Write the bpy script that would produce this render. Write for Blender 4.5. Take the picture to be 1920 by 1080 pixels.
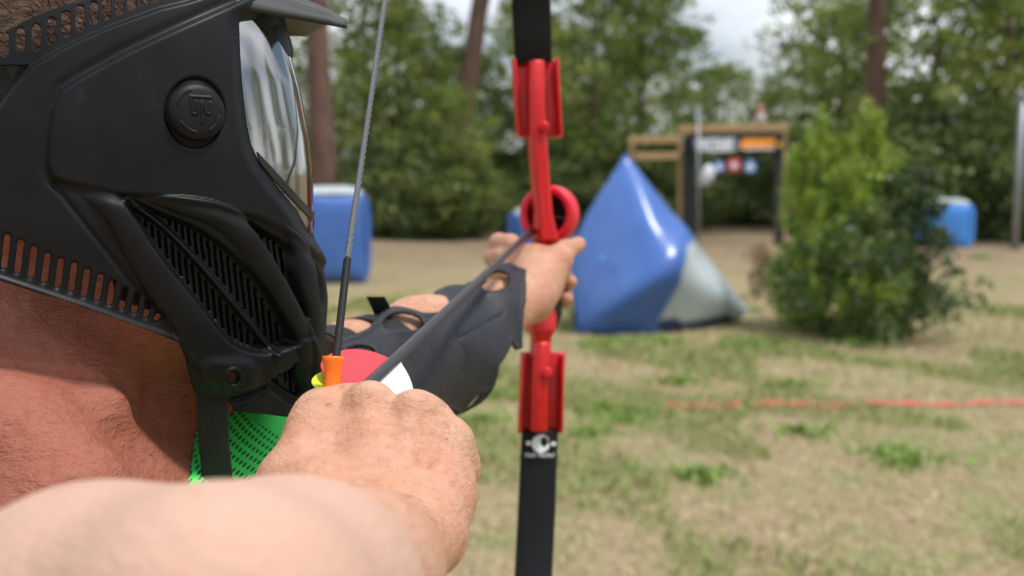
import bpy, bmesh, math, random
import numpy as np
from mathutils import Vector, Matrix
random.seed(7); np.random.seed(7); RNG = np.random.RandomState(11)
for o in list(bpy.data.objects): bpy.data.objects.remove(o)
S = bpy.context.scene
COL = S.collection
# ------------------------------------------------------------------ camera
F = 2100.0; W0, H0 = 1920, 1080
CAMH = 1.55; TH = math.atan(240/F)
cd = bpy.data.cameras.new('camera'); cam = bpy.data.objects.new('camera', cd); COL.objects.link(cam)
cam.location = (0, 0, CAMH); cam.rotation_euler = (math.pi/2-TH, 0, 0)
cd.sensor_width = 36; cd.lens = F/W0*36; cd.clip_start = .02; cd.clip_end = 2000
cd.dof.use_dof = True; cd.dof.focus_distance = .67; cd.dof.aperture_fstop = cd.lens/5.7
S.camera = cam
# ------------------------------------------------------------------ sky, sun, exposure
SUN_EL = math.radians(64); SUN_AZ = math.radians(118)     # azimuth from +Y towards +X: high, from the right and slightly behind
w = bpy.data.worlds.new('World'); S.world = w; w.use_nodes = True
nt = w.node_tree; nt.nodes.clear()
n = nt.nodes.new
out = n('ShaderNodeOutputWorld'); bg = n('ShaderNodeBackground'); sky = n('ShaderNodeTexSky')
sky.sky_type = 'NISHITA'; sky.sun_disc = False; sky.sun_elevation = SUN_EL; sky.sun_rotation = SUN_AZ
sky.air_density = 1.0; sky.dust_density = 2.0
tc = n('ShaderNodeTexCoord'); nz = n('ShaderNodeTexNoise'); nz.inputs['Scale'].default_value = 2.2; nz.inputs['Detail'].default_value = 6
mp = n('ShaderNodeMapping'); mp.inputs['Scale'].default_value = (1, 1, 2.5)
rp = n('ShaderNodeValToRGB'); rp.color_ramp.elements[0].position = .34; rp.color_ramp.elements[1].position = .58
mx = n('ShaderNodeMix'); mx.data_type = 'RGBA'; mx.inputs[7].default_value = (12.5, 13, 13.8, 1)
nt.links.new(tc.outputs['Generated'], mp.inputs[0]); nt.links.new(mp.outputs[0], nz.inputs['Vector'])
nt.links.new(nz.outputs[0], rp.inputs[0]); nt.links.new(rp.outputs[0], mx.inputs[0])
nt.links.new(sky.outputs[0], mx.inputs[6]); nt.links.new(mx.outputs[2], bg.inputs[0]); nt.links.new(bg.outputs[0], out.inputs[0])
bg.inputs[1].default_value = .082
sl = bpy.data.lights.new('sun', 'SUN'); sl.energy = 2.4; sl.angle = math.radians(9); sl.color = (1, .96, .9)
so = bpy.data.objects.new('sun', sl); COL.objects.link(so)
sd = Vector((math.sin(SUN_AZ)*math.cos(SUN_EL), math.cos(SUN_AZ)*math.cos(SUN_EL), math.sin(SUN_EL)))
so.rotation_euler = sd.to_track_quat('Z', 'Y').to_euler(); so.location = (0, 0, 20)
S.view_settings.view_transform = 'Standard'; S.view_settings.look = 'None'; S.view_settings.exposure = .34; S.view_settings.gamma = 1
S.render.engine = 'CYCLES'; S.cycles.transparent_max_bounces = 24
# ------------------------------------------------------------------ helpers
cT, sT = math.cos(TH), math.sin(TH)
def P(px, py, d):
    x = (px-960)/F*d; yu = -(py-540)/F*d
    return np.array([x, d*cT+yu*sT, CAMH-d*sT+yu*cT])
def dirW(x, yu, d): return np.array([x, d*cT+yu*sT, -d*sT+yu*cT])
def pix(p):
    p = np.asarray(p); y = p[..., 1]; z = p[..., 2]-CAMH
    d = y*cT-z*sT; yu = y*sT+z*cT
    return 960+p[..., 0]/d*F, 540-yu/d*F
def G(px, py):                        # where the ray meets the ground
    a = P(px, py, 1.0); r = a-np.array([0, 0, CAMH]); t = CAMH/-r[2]
    return np.array([r[0]*t, r[1]*t, 0.0])
def tag(o, label=None, cat=None, group=None, kind=None):
    if label: o['label'] = label
    if cat: o['category'] = cat
    if group: o['group'] = group
    if kind: o['kind'] = kind
    return o
def empty(name, loc=(0, 0, 0), label=None, cat=None, group=None):
    o = bpy.data.objects.new(name, None); COL.objects.link(o); o.location = loc
    return tag(o, label, cat, group)
def link(name, me, mat, parent=None, smooth=True):
    o = bpy.data.objects.new(name, me); COL.objects.link(o)
    if mat:
        for m in (mat if isinstance(mat, (list, tuple)) else [mat]): me.materials.append(m)
    if smooth: me.polygons.foreach_set('use_smooth', [True]*len(me.polygons))
    if parent: o.parent = parent; o.matrix_parent_inverse = Matrix.Translation(-Vector(parent.location)); 
    return o
def mesh_np(name, V, Fc):
    V = np.asarray(V, dtype=np.float32); Fc = np.asarray(Fc, dtype=np.int32)
    me = bpy.data.meshes.new(name); k = Fc.shape[1]
    me.vertices.add(len(V)); me.vertices.foreach_set('co', V.ravel())
    me.loops.add(Fc.size); me.loops.foreach_set('vertex_index', Fc.ravel())
    me.polygons.add(len(Fc)); me.polygons.foreach_set('loop_start', np.arange(0, Fc.size, k, dtype=np.int32))
    me.polygons.foreach_set('loop_total', np.full(len(Fc), k, dtype=np.int32))
    me.update(calc_edges=True); me.validate(); return me
def grid_faces(nr, nc, keep=None):
    i = np.arange(nr*nc).reshape(nr, nc)
    f = np.stack([i[:-1, :-1], i[:-1, 1:], i[1:, 1:], i[1:, :-1]], -1)
    return f[keep] if keep is not None else f.reshape(-1, 4)
def compact(V, Fc):
    u, inv = np.unique(Fc, return_inverse=True)
    return V[u], inv.reshape(Fc.shape), u
class MB:                              # collects simple solids into one mesh
    def __init__(s): s.v = []; s.f = []
    def add(s, vs, fs):
        b = len(s.v); s.v += [tuple(map(float, v)) for v in vs]; s.f += [tuple(b+i for i in f) for f in fs]; return s
    def box(s, c, sz, R=None):
        c = np.array(c, float); h = np.array(sz, float)/2
        vs = [np.array([x, y, z])*h for z in (-1, 1) for y in (-1, 1) for x in (-1, 1)]
        if R is not None: vs = [R@v for v in vs]
        return s.add([c+v for v in vs], [(0, 2, 3, 1), (4, 5, 7, 6), (0, 1, 5, 4), (2, 6, 7, 3), (0, 4, 6, 2), (1, 3, 7, 5)])
    def tube(s, pts, rad, seg=12, cap=True):
        pts = [np.array(p, float) for p in pts]; n_ = len(pts)
        if not hasattr(rad, '__len__'): rad = [rad]*n_
        vs = []; prev = None
        for i, p in enumerate(pts):
            t = pts[min(i+1, n_-1)]-pts[max(i-1, 0)]; t /= np.linalg.norm(t)+1e-12
            if prev is None:
                a = np.array([0, 0, 1.]) if abs(t[2]) < .9 else np.array([1., 0, 0])
                u = np.cross(t, a)
            else: u = prev-t*np.dot(prev, t)
            u /= np.linalg.norm(u); prev = u; vv = np.cross(t, u)
            for k in range(seg):
                a = 2*math.pi*k/seg; vs.append(p+rad[i]*(math.cos(a)*u+math.sin(a)*vv))
        fs = [(i*seg+k, i*seg+(k+1) % seg, (i+1)*seg+(k+1) % seg, (i+1)*seg+k) for i in range(n_-1) for k in range(seg)]
        if cap: fs += [tuple(range(seg))[::-1], tuple((n_-1)*seg+k for k in range(seg))]
        return s.add(vs, fs)
    def beam(s, secs):                 # secs: (centre, right vector*halfwidth, depth vector*halfdepth)
        vs = []; fs = []
        for c, r, d in secs:
            c, r, d = map(np.asarray, (c, r, d)); b = .78
            vs += [c-r-b*d, c-b*r-d, c+b*r-d, c+r-b*d, c+r+b*d, c+b*r+d, c-b*r+d, c-r+b*d]
        k = 8
        for i in range(len(secs)-1):
            for j in range(k): fs.append((i*k+j, i*k+(j+1) % k, (i+1)*k+(j+1) % k, (i+1)*k+j))
        fs += [tuple(range(k))[::-1], tuple((len(secs)-1)*k+j for j in range(k))]
        return s.add(vs, fs)
    def build(s, name, mat, parent=None, smooth=False, bevel=0, seg=2):
        me = bpy.data.meshes.new(name); me.from_pydata(s.v, [], s.f); me.update()
        bm = bmesh.new(); bm.from_mesh(me); bmesh.ops.recalc_face_normals(bm, faces=bm.faces); bm.to_mesh(me); bm.free()
        o = link(name, me, mat, parent, smooth)
        if bevel:
            m = o.modifiers.new('bevel', 'BEVEL'); m.width = bevel; m.segments = seg; m.limit_method = 'ANGLE'; m.angle_limit = .6
            me.polygons.foreach_set('use_smooth', [True]*len(me.polygons))
        return o
# polygon tools in pixel space
def cat(pts, n_=6, closed=True):
    p = np.array(pts, float); m = len(p); o = []
    rng = range(m) if closed else range(m-1)
    for i in rng:
        g = (lambda k: p[k % m]) if closed else (lambda k: p[min(max(k, 0), m-1)])
        a, b, c, d = g(i-1), g(i), g(i+1), g(i+2)
        for t in np.linspace(0, 1, n_, endpoint=False):
            o.append(.5*((2*b)+(-a+c)*t+(2*a-5*b+4*c-d)*t*t+(-a+3*b-3*c+d)*t**3))
    if not closed: o.append(p[-1])
    return np.array(o)
def dist_line(X, Y, pts):
    D = np.full(X.shape, 1e9)
    for (x0, y0), (x1, y1) in zip(pts[:-1], pts[1:]):
        dx, dy = x1-x0, y1-y0; L = dx*dx+dy*dy+1e-9
        t = np.clip(((X-x0)*dx+(Y-y0)*dy)/L, 0, 1)
        D = np.minimum(D, (X-x0-t*dx)**2+(Y-y0-t*dy)**2)
    return np.sqrt(D)
def sd(X, Y, pts, smooth=True):        # signed distance, positive inside
    p = cat(pts) if smooth else np.array(pts, float)
    q = np.vstack([p, p[:1]]); D = dist_line(X, Y, q); ins = np.zeros(X.shape, bool)
    for (x0, y0), (x1, y1) in zip(q[:-1], q[1:]):
        if y0 == y1: continue
        c = ((y0 > Y) != (y1 > Y)) & (X < (x1-x0)*(Y-y0)/(y1-y0)+x0); ins ^= c
    return np.where(ins, D, -D)
def ss(a, b, x):
    t = np.clip((x-a)/(b-a), 0, 1); return t*t*(3-2*t)
# ------------------------------------------------------------------ SDF body modelling
class Field:
    def __init__(s, axes):
        s.ax = axes; s.v = np.full([len(a) for a in axes], .08, np.float32)
    def sub(s, lo, hi):
        sl_ = tuple(slice(max(np.searchsorted(a, l)-1, 0), np.searchsorted(a, h)+2) for a, l, h in zip(s.ax, lo, hi))
        g = [s.ax[0][sl_[0]][:, None, None], s.ax[1][sl_[1]][None, :, None], s.ax[2][sl_[2]][None, None, :]]
        return sl_, g
    def put(s, sl_, d, k, carve=False):
        a = s.v[sl_]
        if carve:
            d = -d; h = np.clip(.5-.5*(d-a)/k, 0, 1); s.v[sl_] = d*(1-h)+a*h+k*h*(1-h)
        else:
            h = np.clip(.5+.5*(d-a)/k, 0, 1); s.v[sl_] = d*(1-h)+a*h-k*h*(1-h)
    def cone(s, a, b, ra, rb, k=.006, carve=False):
        a = np.asarray(a, float); b = np.asarray(b, float); m = max(ra, rb)+k+.012
        sl_, g = s.sub(np.minimum(a, b)-m, np.maximum(a, b)+m)
        ba = b-a; L = float(ba@ba)+1e-12
        h = np.clip(((g[0]-a[0])*ba[0]+(g[1]-a[1])*ba[1]+(g[2]-a[2])*ba[2])/L, 0, 1)
        d = np.sqrt((g[0]-a[0]-h*ba[0])**2+(g[1]-a[1]-h*ba[1])**2+(g[2]-a[2]-h*ba[2])**2)-(ra+(rb-ra)*h)
        s.put(sl_, d.astype(np.float32), k, carve)
    def chain(s, pts, rs, k=.006):
        for a, b, r0, r1 in zip(pts[:-1], pts[1:], rs[:-1], rs[1:]): s.cone(a, b, r0, r1, k)
    def ell(s, c, R, r, k=.01, carve=False):      # R rows = axes
        c = np.asarray(c, float); r = np.asarray(r, float); R = np.asarray(R, float); m = r.max()+k+.012
        sl_, g = s.sub(c-m, c+m)
        q = [((g[0]-c[0])*R[i][0]+(g[1]-c[1])*R[i][1]+(g[2]-c[2])*R[i][2]) for i in range(3)]
        k0 = np.sqrt(sum((q[i]/r[i])**2 for i in range(3))); k1 = np.sqrt(sum((q[i]/r[i]**2)**2 for i in range(3)))+1e-9
        s.put(sl_, (k0*(k0-1)/k1).astype(np.float32), k, carve)
    def mesh(s, name):
        v = s.v; ins = v < 0; ax = s.ax; sh = np.array(v.shape)
        c = np.zeros(sh-1, np.int8)
        for i in (0, 1):
            for j in (0, 1):
                for k in (0, 1): c += ins[i:sh[0]-1+i, j:sh[1]-1+j, k:sh[2]-1+k]
        act = (c > 0) & (c < 8); I, J, K = np.nonzero(act); idx = np.full(c.shape, -1, np.int32); idx[I, J, K] = np.arange(len(I))
        acc = np.zeros((len(I), 3)); cnt = np.zeros(len(I)); cor = [(i, j, k) for i in (0, 1) for j in (0, 1) for k in (0, 1)]
        X = [ax[0], ax[1], ax[2]]
        for a in cor:
            for d in range(3):
                if a[d]: continue
                b = list(a); b[d] = 1
                va = v[I+a[0], J+a[1], K+a[2]]; vb = v[I+b[0], J+b[1], K+b[2]]; m = (va < 0) != (vb < 0)
                t = np.where(m, va/(va-vb+1e-20), 0)
                pa = np.stack([X[0][I+a[0]], X[1][J+a[1]], X[2][K+a[2]]], -1); pb = np.stack([X[0][I+b[0]], X[1][J+b[1]], X[2][K+b[2]]], -1)
                acc[m] += (pa+(pb-pa)*t[:, None])[m]; cnt[m] += 1
        V = acc/cnt[:, None]; faces = []
        for d in range(3):
            o1, o2 = [(1, 2), (2, 0), (0, 1)][d]
            s0 = [slice(None)]*3; s1 = [slice(None)]*3; s0[d] = slice(0, -1); s1[d] = slice(1, None)
            e = ins[tuple(s0)] != ins[tuple(s1)]; E = list(np.nonzero(e)); ok = (E[o1] > 0) & (E[o2] > 0) & (E[o1] < sh[o1]-1) & (E[o2] < sh[o2]-1)
            E = [q[ok] for q in E]; first = ins[tuple(s0)][tuple(E)]
            def cell(u1, u2):
                q = [x.copy() for x in E]; q[o1] -= u1; q[o2] -= u2; return idx[tuple(q)]
            f = np.stack([cell(1, 1), cell(0, 1), cell(0, 0), cell(1, 0)], -1); f[~first] = f[~first][:, ::-1]; faces.append(f)
        f = np.vstack(faces); f = f[(f >= 0).all(1)]
        return mesh_np(name, V, f)
def axis(lo, hi, coarse, fines):       # non-uniform axis
    out_ = [lo]
    while out_[-1] < hi:
        x = out_[-1]; st = coarse
        for a, b, f in fines:
            if a <= x < b: st = min(st, f)
            elif x < a: st = min(st, max(f, (a-x)*.35+f))
            else: st = min(st, max(f, (x-b)*.35+f))
        out_.append(x+st)
    return np.array(out_)
# ------------------------------------------------------------------ materials
def mat(name, col=(.5, .5, .5), rough=.6, **kw):
    m = bpy.data.materials.new(name); m.use_nodes = True; b = m.node_tree.nodes['Principled BSDF']
    b.inputs['Base Color'].default_value = (*col, 1); b.inputs['Roughness'].default_value = rough
    for k, v in kw.items(): b.inputs[k.replace('_', ' ')].default_value = v
    return m
def nodes(m): return m.node_tree.nodes, m.node_tree.links, m.node_tree.nodes['Principled BSDF']
def tex(m, scale, detail=4, rough=.55, stretch=(1, 1, 1), coord='Object'):
    N, L, b = nodes(m); t = N.new('ShaderNodeTexCoord'); mp_ = N.new('ShaderNodeMapping'); mp_.inputs['Scale'].default_value = stretch
    q = N.new('ShaderNodeTexNoise'); q.inputs['Scale'].default_value = scale; q.inputs['Detail'].default_value = detail; q.inputs['Roughness'].default_value = rough
    L.new(t.outputs[coord], mp_.inputs[0]); L.new(mp_.outputs[0], q.inputs['Vector']); return q.outputs[0]
def ramp(m, fac, stops):
    N, L, b = nodes(m); r = N.new('ShaderNodeValToRGB'); e = r.color_ramp.elements
    while len(e) < len(stops): e.new(.5)
    for x, (p, c) in zip(e, stops): x.position = p; x.color = (*c, 1)
    L.new(fac, r.inputs[0]); return r.outputs[0]
def mixc(m, fac, a, b_, mode='MIX'):
    N, L, b = nodes(m); x = N.new('ShaderNodeMix'); x.data_type = 'RGBA'; x.blend_type = mode
    if hasattr(fac, 'links'): L.new(fac, x.inputs[0])
    else: x.inputs[0].default_value = fac
    for s_, i in ((a, 6), (b_, 7)):
        if isinstance(s_, tuple): x.inputs[i].default_value = (*s_, 1)
        else: L.new(s_, x.inputs[i])
    return x.outputs[2]
def bump(m, h, strength=.3, dist=.001):
    N, L, b = nodes(m); x = N.new('ShaderNodeBump'); x.inputs['Strength'].default_value = strength; x.inputs['Distance'].default_value = dist
    L.new(h, x.inputs['Height'])
    prev = b.inputs['Normal'].links[0].from_socket if b.inputs['Normal'].links else None
    if prev: L.new(prev, x.inputs['Normal'])
    L.new(x.outputs[0], b.inputs['Normal'])
def setc(m, s_): N, L, b = nodes(m); L.new(s_, b.inputs['Base Color'])
def varied(name, c0, c1, scale, rough=.7, bs=.3, bd=.001, det=5, stretch=(1, 1, 1), **kw):
    m = mat(name, c0, rough, **kw); f = tex(m, scale, det, .6, stretch); setc(m, ramp(m, f, [(.3, c0), (.7, c1)])); bump(m, f, bs, bd); return m
M = {}
# skin
def skin(name, a, b_, c):
    m = mat(name, a, .5); N, L, b = nodes(m)
    b.inputs['Subsurface Weight'].default_value = .22; b.inputs['Subsurface Radius'].default_value = (1, .35, .2); b.inputs['Subsurface Scale'].default_value = .006
    b.inputs['Specular IOR Level'].default_value = .4
    big = tex(m, 38, 4, .6); sm = tex(m, 260, 3, .6); c1 = ramp(m, big, [(.2, a), (.5, b_), (.85, c)])
    fr = ramp(m, tex(m, 190, 2, .5), [(.70, (1, 1, 1)), (.76, (.74, .58, .5))])
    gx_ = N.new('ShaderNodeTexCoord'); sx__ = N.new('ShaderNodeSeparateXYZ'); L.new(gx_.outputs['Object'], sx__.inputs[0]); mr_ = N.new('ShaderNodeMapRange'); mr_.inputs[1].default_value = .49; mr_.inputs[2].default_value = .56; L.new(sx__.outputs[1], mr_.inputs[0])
    mr2 = N.new('ShaderNodeMapRange'); mr2.inputs[1].default_value = -.13; mr2.inputs[2].default_value = -.17; L.new(sx__.outputs[0], mr2.inputs[0]); mm2 = N.new('ShaderNodeMath'); mm2.operation = 'MULTIPLY'; L.new(mr_.outputs[0], mm2.inputs[0]); L.new(mr2.outputs[0], mm2.inputs[1]); c1 = mixc(m, mm2.outputs[0], c1, (.40, .15, .10))  # neck colour: sunburnt red, with the shade under the mask mixed in
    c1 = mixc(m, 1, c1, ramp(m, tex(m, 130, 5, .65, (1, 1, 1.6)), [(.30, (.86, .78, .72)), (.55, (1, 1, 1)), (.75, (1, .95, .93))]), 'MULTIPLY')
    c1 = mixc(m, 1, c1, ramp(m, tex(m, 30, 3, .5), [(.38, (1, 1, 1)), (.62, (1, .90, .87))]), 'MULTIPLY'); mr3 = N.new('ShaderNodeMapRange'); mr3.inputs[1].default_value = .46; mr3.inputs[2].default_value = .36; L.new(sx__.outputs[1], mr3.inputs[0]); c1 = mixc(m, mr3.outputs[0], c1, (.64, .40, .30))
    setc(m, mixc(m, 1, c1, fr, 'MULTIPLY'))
    v = N.new('ShaderNodeTexVoronoi'); v.inputs['Scale'].default_value = 420; v.feature = 'DISTANCE_TO_EDGE'
    t = N.new('ShaderNodeTexCoord'); mp_ = N.new('ShaderNodeMapping'); mp_.inputs['Scale'].default_value = (1, 1, 1.9); mp_.inputs['Rotation'].default_value = (.4, .5, .3)
    L.new(t.outputs['Object'], mp_.inputs[0]); L.new(mp_.outputs[0], v.inputs['Vector'])
    v2 = N.new('ShaderNodeTexVoronoi'); v2.inputs['Scale'].default_value = 170; v2.feature = 'DISTANCE_TO_EDGE'; mp3 = N.new('ShaderNodeMapping'); mp3.inputs['Scale'].default_value = (.7, .7, 1.7); mp3.inputs['Rotation'].default_value = (.2, .3, .5)
    wn = N.new('ShaderNodeTexNoise'); wn.inputs['Scale'].default_value = 90; wa = N.new('ShaderNodeMix'); wa.data_type = 'RGBA'; wa.inputs[0].default_value = .012
    L.new(t.outputs['Object'], wn.inputs['Vector']); L.new(t.outputs['Object'], wa.inputs[6]); L.new(wn.outputs[1], wa.inputs[7]); L.new(wa.outputs[2], mp3.inputs[0]); L.new(mp3.outputs[0], v2.inputs['Vector'])
    bump(m, ramp(m, v2.outputs[0], [(0, (0, 0, 0)), (.10, (1, 1, 1))]), .28, .0010)
    nf = N.new('ShaderNodeMath'); nf.operation = 'MULTIPLY'; L.new(mm2.outputs[0], nf.inputs[0]); L.new(tex(m, 42, 5, .65, (1, 1, 2.8)), nf.inputs[1]); bump(m, nf.outputs[0], .8, .008)
    bump(m, v.outputs[0], .4, .0005); bump(m, tex(m, 110, 6, .7, (1, 1, 2.6)), .8, .0028); bump(m, tex(m, 330, 3, .6, (1, .6, 2.4)), .45, .0009)
    return m
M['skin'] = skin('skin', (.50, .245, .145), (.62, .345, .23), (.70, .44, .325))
M['rubber'] = varied('matte_black_shell', (.0028, .0034, .0046), (.006, .007, .009), 60, .46, .12, .0006, Specular_IOR_Level=.26)
def scuffs(m):
    f = tex(m, 34, 8, .75, (1, 1, .35)); N, L, b = nodes(m)
    old = b.inputs['Base Color'].links[0].from_socket
    setc(m, mixc(m, ramp(m, f, [(.60, (0, 0, 0)), (.78, (.14, .14, .14))]), old, (.16, .16, .165)))
    L.new(ramp(m, tex(m, 18, 5, .6), [(.3, (.36,)*3), (.7, (.54,)*3)]), b.inputs['Roughness'])
scuffs(M['rubber'])
M['black'] = mat('black_plastic', (.012, .012, .013), .35)
M['strap'] = varied('black_webbing', (.008, .008, .009), (.02, .02, .022), 900, .8, .8, .0006, stretch=(1, 1, .25))
M['visor_in'] = varied('visor_plastic', (.03, .03, .032), (.045, .045, .047), 60, .42, .1, .0005)
lm = bpy.data.materials.new('smoked_lens'); lm.use_nodes = True; N_ = lm.node_tree.nodes; N_.clear(); L_ = lm.node_tree.links
o_ = N_.new('ShaderNodeOutputMaterial'); mxs = N_.new('ShaderNodeMixShader'); tr = N_.new('ShaderNodeBsdfTransparent'); tr.inputs[0].default_value = (.50, .54, .53, 1)
gl = N_.new('ShaderNodeBsdfGlossy'); gl.inputs['Roughness'].default_value = .10; gl.inputs[0].default_value = (1, .98, .95, 1)
fr = N_.new('ShaderNodeFresnel'); fr.inputs[0].default_value = 1.6; ad = N_.new('ShaderNodeMath'); ad.operation = 'MULTIPLY_ADD'; ad.inputs[1].default_value = 1.1; ad.inputs[2].default_value = .30; ad.use_clamp = True
L_.new(fr.outputs[0], ad.inputs[0]); L_.new(ad.outputs[0], mxs.inputs[0]); L_.new(tr.outputs[0], mxs.inputs[1]); L_.new(gl.outputs[0], mxs.inputs[2]); L_.new(mxs.outputs[0], o_.inputs[0])
nzl = N_.new('ShaderNodeTexNoise'); nzl.inputs['Scale'].default_value = 14; nzl.inputs['Detail'].default_value = 2; tcl = N_.new('ShaderNodeTexCoord'); bml = N_.new('ShaderNodeBump'); bml.inputs['Distance'].default_value = .002; bml.inputs['Strength'].default_value = .12
L_.new(tcl.outputs['Object'], nzl.inputs['Vector']); L_.new(nzl.outputs[0], bml.inputs['Height']); L_.new(bml.outputs[0], gl.inputs['Normal'])
M['lens'] = lm
M['red'] = varied('red_anodised_metal', (.56, .008, .010), (.64, .014, .016), 40, .28, .05, .0005, Metallic=.1)
M['redrub'] = mat('red_rubber', (.75, .02, .045), .45)
M['limb'] = varied('black_limb', (.004, .0045, .006), (.007, .008, .01), 200, .42, .05, .0003, Specular_IOR_Level=.3)
M['white'] = mat('white_print', (.75, .77, .8), .5)
M['leather'] = varied('black_leather', (.018, .019, .024), (.028, .030, .038), 45, .5, .6, .002, det=7, Specular_IOR_Level=.35)
bump(M['leather'], tex(M['leather'], 500, 3), .2, .0005)
M['orange'] = mat('orange_rubber', (1.0, .20, .008), .38, Subsurface_Weight=.1, Subsurface_Scale=.004)
M['string'] = mat('grey_bowstring', (.10, .105, .115), .5)
M['serving'] = mat('black_serving_thread', (.02, .02, .022), .45)
M['carbon'] = varied('carbon_shaft', (.02, .021, .026), (.035, .036, .042), 300, .32, .1, .0002)
M['vane_red'] = mat('red_vane', (.58, .05, .065), .5, Subsurface_Weight=.15, Subsurface_Scale=.003)
M['vane_white'] = mat('white_vane', (.62, .65, .68), .5)
M['vane_yellow'] = mat('yellow_vane', (.66, .85, .02), .5)
M['brown_hair'] = varied('brown_hair', (.05, .026, .016), (.14, .075, .045), 90, .7, 1, .004, stretch=(1, 4, 4))
M['foam'] = mat('black_foam', (.01, .01, .01), .9)
# ------------------------------------------------------------------ ground
def uvless_ground():
    m = mat('dry_grass_ground', (.3, .25, .15), .95); N, L, b = nodes(m)
    a = tex(m, .55, 6, .6); c = tex(m, 3.6, 6, .65); f = tex(m, 22, 6, .7, (1, .5, 1))
    straw = ramp(m, f, [(.25, (.17, .12, .065)), (.5, (.33, .245, .14)), (.8, (.50, .40, .25))])
    green = ramp(m, f, [(.25, (.08, .12, .03)), (.6, (.19, .25, .07)), (.85, (.34, .36, .14))])
    fac = ramp(m, a, [(.45, (0, 0, 0)), (.64, (.8, .8, .8))]); fac2 = ramp(m, c, [(.44, (0, 0, 0)), (.64, (.95, .95, .95))])
    mm = N.new('ShaderNodeMath'); mm.operation = 'MULTIPLY_ADD'; mm.inputs[1].default_value = .42; L.new(fac, mm.inputs[0])
    m2 = N.new('ShaderNodeMath'); m2.operation = 'MULTIPLY'; m2.inputs[1].default_value = .5; L.new(fac2, m2.inputs[0]); L.new(m2.outputs[0], mm.inputs[2]); mm.use_clamp = True
    gr = mixc(m, mm.outputs[0], straw, green)
    br = ramp(m, c, [(.3, (.13, .085, .055)), (.7, (.34, .24, .155))])
    t = N.new('ShaderNodeTexCoord'); sp = N.new('ShaderNodeSeparateXYZ'); L.new(t.outputs['Object'], sp.inputs[0])
    ad_ = N.new('ShaderNodeMath'); ad_.operation = 'MULTIPLY_ADD'; ad_.inputs[1].default_value = 7; L.new(a, ad_.inputs[0]); L.new(sp.outputs[1], ad_.inputs[2])
    mr = N.new('ShaderNodeMapRange'); mr.inputs[1].default_value = 17.5; mr.inputs[2].default_value = 23; mr.inputs[4].default_value = .8; L.new(ad_.outputs[0], mr.inputs[0])
    setc(m, mixc(m, mr.outputs[0], gr, br)); bump(m, f, .8, .03); return m
M['ground'] = uvless_ground()
xs = np.concatenate([-np.geomspace(900, 16, 14), np.linspace(-15, 15, 121), np.geomspace(16, 900, 14)])
ys = np.concatenate([-np.geomspace(900, 3, 14), np.linspace(-2, 32, 137), np.geomspace(33, 1200, 16)])
GX, GY = np.meshgrid(xs, ys)
def gz(x, y):
    return (np.sin(x*1.3+y*.7)*np.sin(y*1.1-x*.4)*.025+np.sin(x*.31+1)*np.sin(y*.23)*.05)*np.clip(np.hypot(x, y)/4, 0, 1)*np.clip((300-np.hypot(x, y))/200, 0, 1)
g_o = link('ground', mesh_np('ground', np.stack([GX, GY, gz(GX, GY)], -1).reshape(-1, 3), grid_faces(len(ys), len(xs))), M['ground'])
tag(g_o, 'dry straw coloured grass field with green patches', None, kind='structure')
# grass blades
def leafmat(name, cols, rough=.55, trans=.25):
    m = mat(name, cols[0], rough); N, L, b = nodes(m)
    at = N.new('ShaderNodeAttribute'); at.attribute_name = 'tone'
    st = [(i/(len(cols)-1), c) for i, c in enumerate(cols)]
    col = ramp(m, at.outputs['Fac'], st); setc(m, col)
    if trans:
        o_ = N['Material Output']; t = N.new('ShaderNodeBsdfTranslucent'); L.new(col, t.inputs[0]); x = N.new('ShaderNodeMixShader'); x.inputs[0].default_value = trans
        L.new(b.outputs[0], x.inputs[1]); L.new(t.outputs[0], x.inputs[2]); L.new(x.outputs[0], o_.inputs[0])
    return m
def quads(name, C, U, V, tone):        # many small leaf quads (diamond)
    n_ = len(C); A = np.stack([C-U, C-V, C+U, C+V], 1).reshape(-1, 3); f = np.arange(4*n_).reshape(-1, 4)
    me = mesh_np(name, A, f); at = me.attributes.new('tone', 'FLOAT', 'POINT'); at.data.foreach_set('value', np.repeat(tone, 4).astype(np.float32)); return me
def unit(n_):
    v = RNG.normal(size=(n_, 3)); return v/np.linalg.norm(v, axis=1)[:, None]
def patch(x, y):                       # green patches, same rule for tufts
    return np.sin(x*1.7+2.1*np.sin(y*.9))*np.sin(y*1.9+1.3*np.sin(x*1.1))+.5*np.sin(x*4.1+y*2.7)
nb = 90000
r_ = np.sqrt(RNG.uniform(2.6**2, 13**2, nb*3)); an = RNG.uniform(-.62, .62, nb*3); bx_ = r_*np.sin(an); by_ = r_*np.cos(an)
pr = patch(bx_, by_); keep = RNG.uniform(0, 1, nb*3) < np.where(pr > .35, .55, .16); bx_, by_, pr = bx_[keep][:nb], by_[keep][:nb], pr[keep][:nb]; nbb = len(bx_)
hgt = RNG.uniform(.015, .05, nbb)*np.where(pr > .35, 1.3, .9); le = unit(nbb); le[:, 2] = 0
C_ = np.stack([bx_, by_, gz(bx_, by_)+hgt*.5], -1); U_ = np.stack([le[:, 0]*hgt*.5, le[:, 1]*hgt*.5, hgt*.55], -1)
V_ = np.stack([-le[:, 1]*.004, le[:, 0]*.004, 0*hgt], -1)*(1+.12*np.hypot(bx_, by_))[:, None]
M['blades'] = leafmat('grass_blades', [(.58, .48, .30), (.44, .36, .19), (.30, .33, .11), (.19, .27, .06)], .7, .2)
tone = np.clip(np.where(pr > .35, .8, .2)+RNG.normal(0, .2, nbb), 0, 1)
g2 = link('grass', quads('grass', C_, U_, V_, tone), M['blades'], smooth=False); tag(g2, 'short dry and green grass blades across the field', 'grass', kind='stuff')
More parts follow.
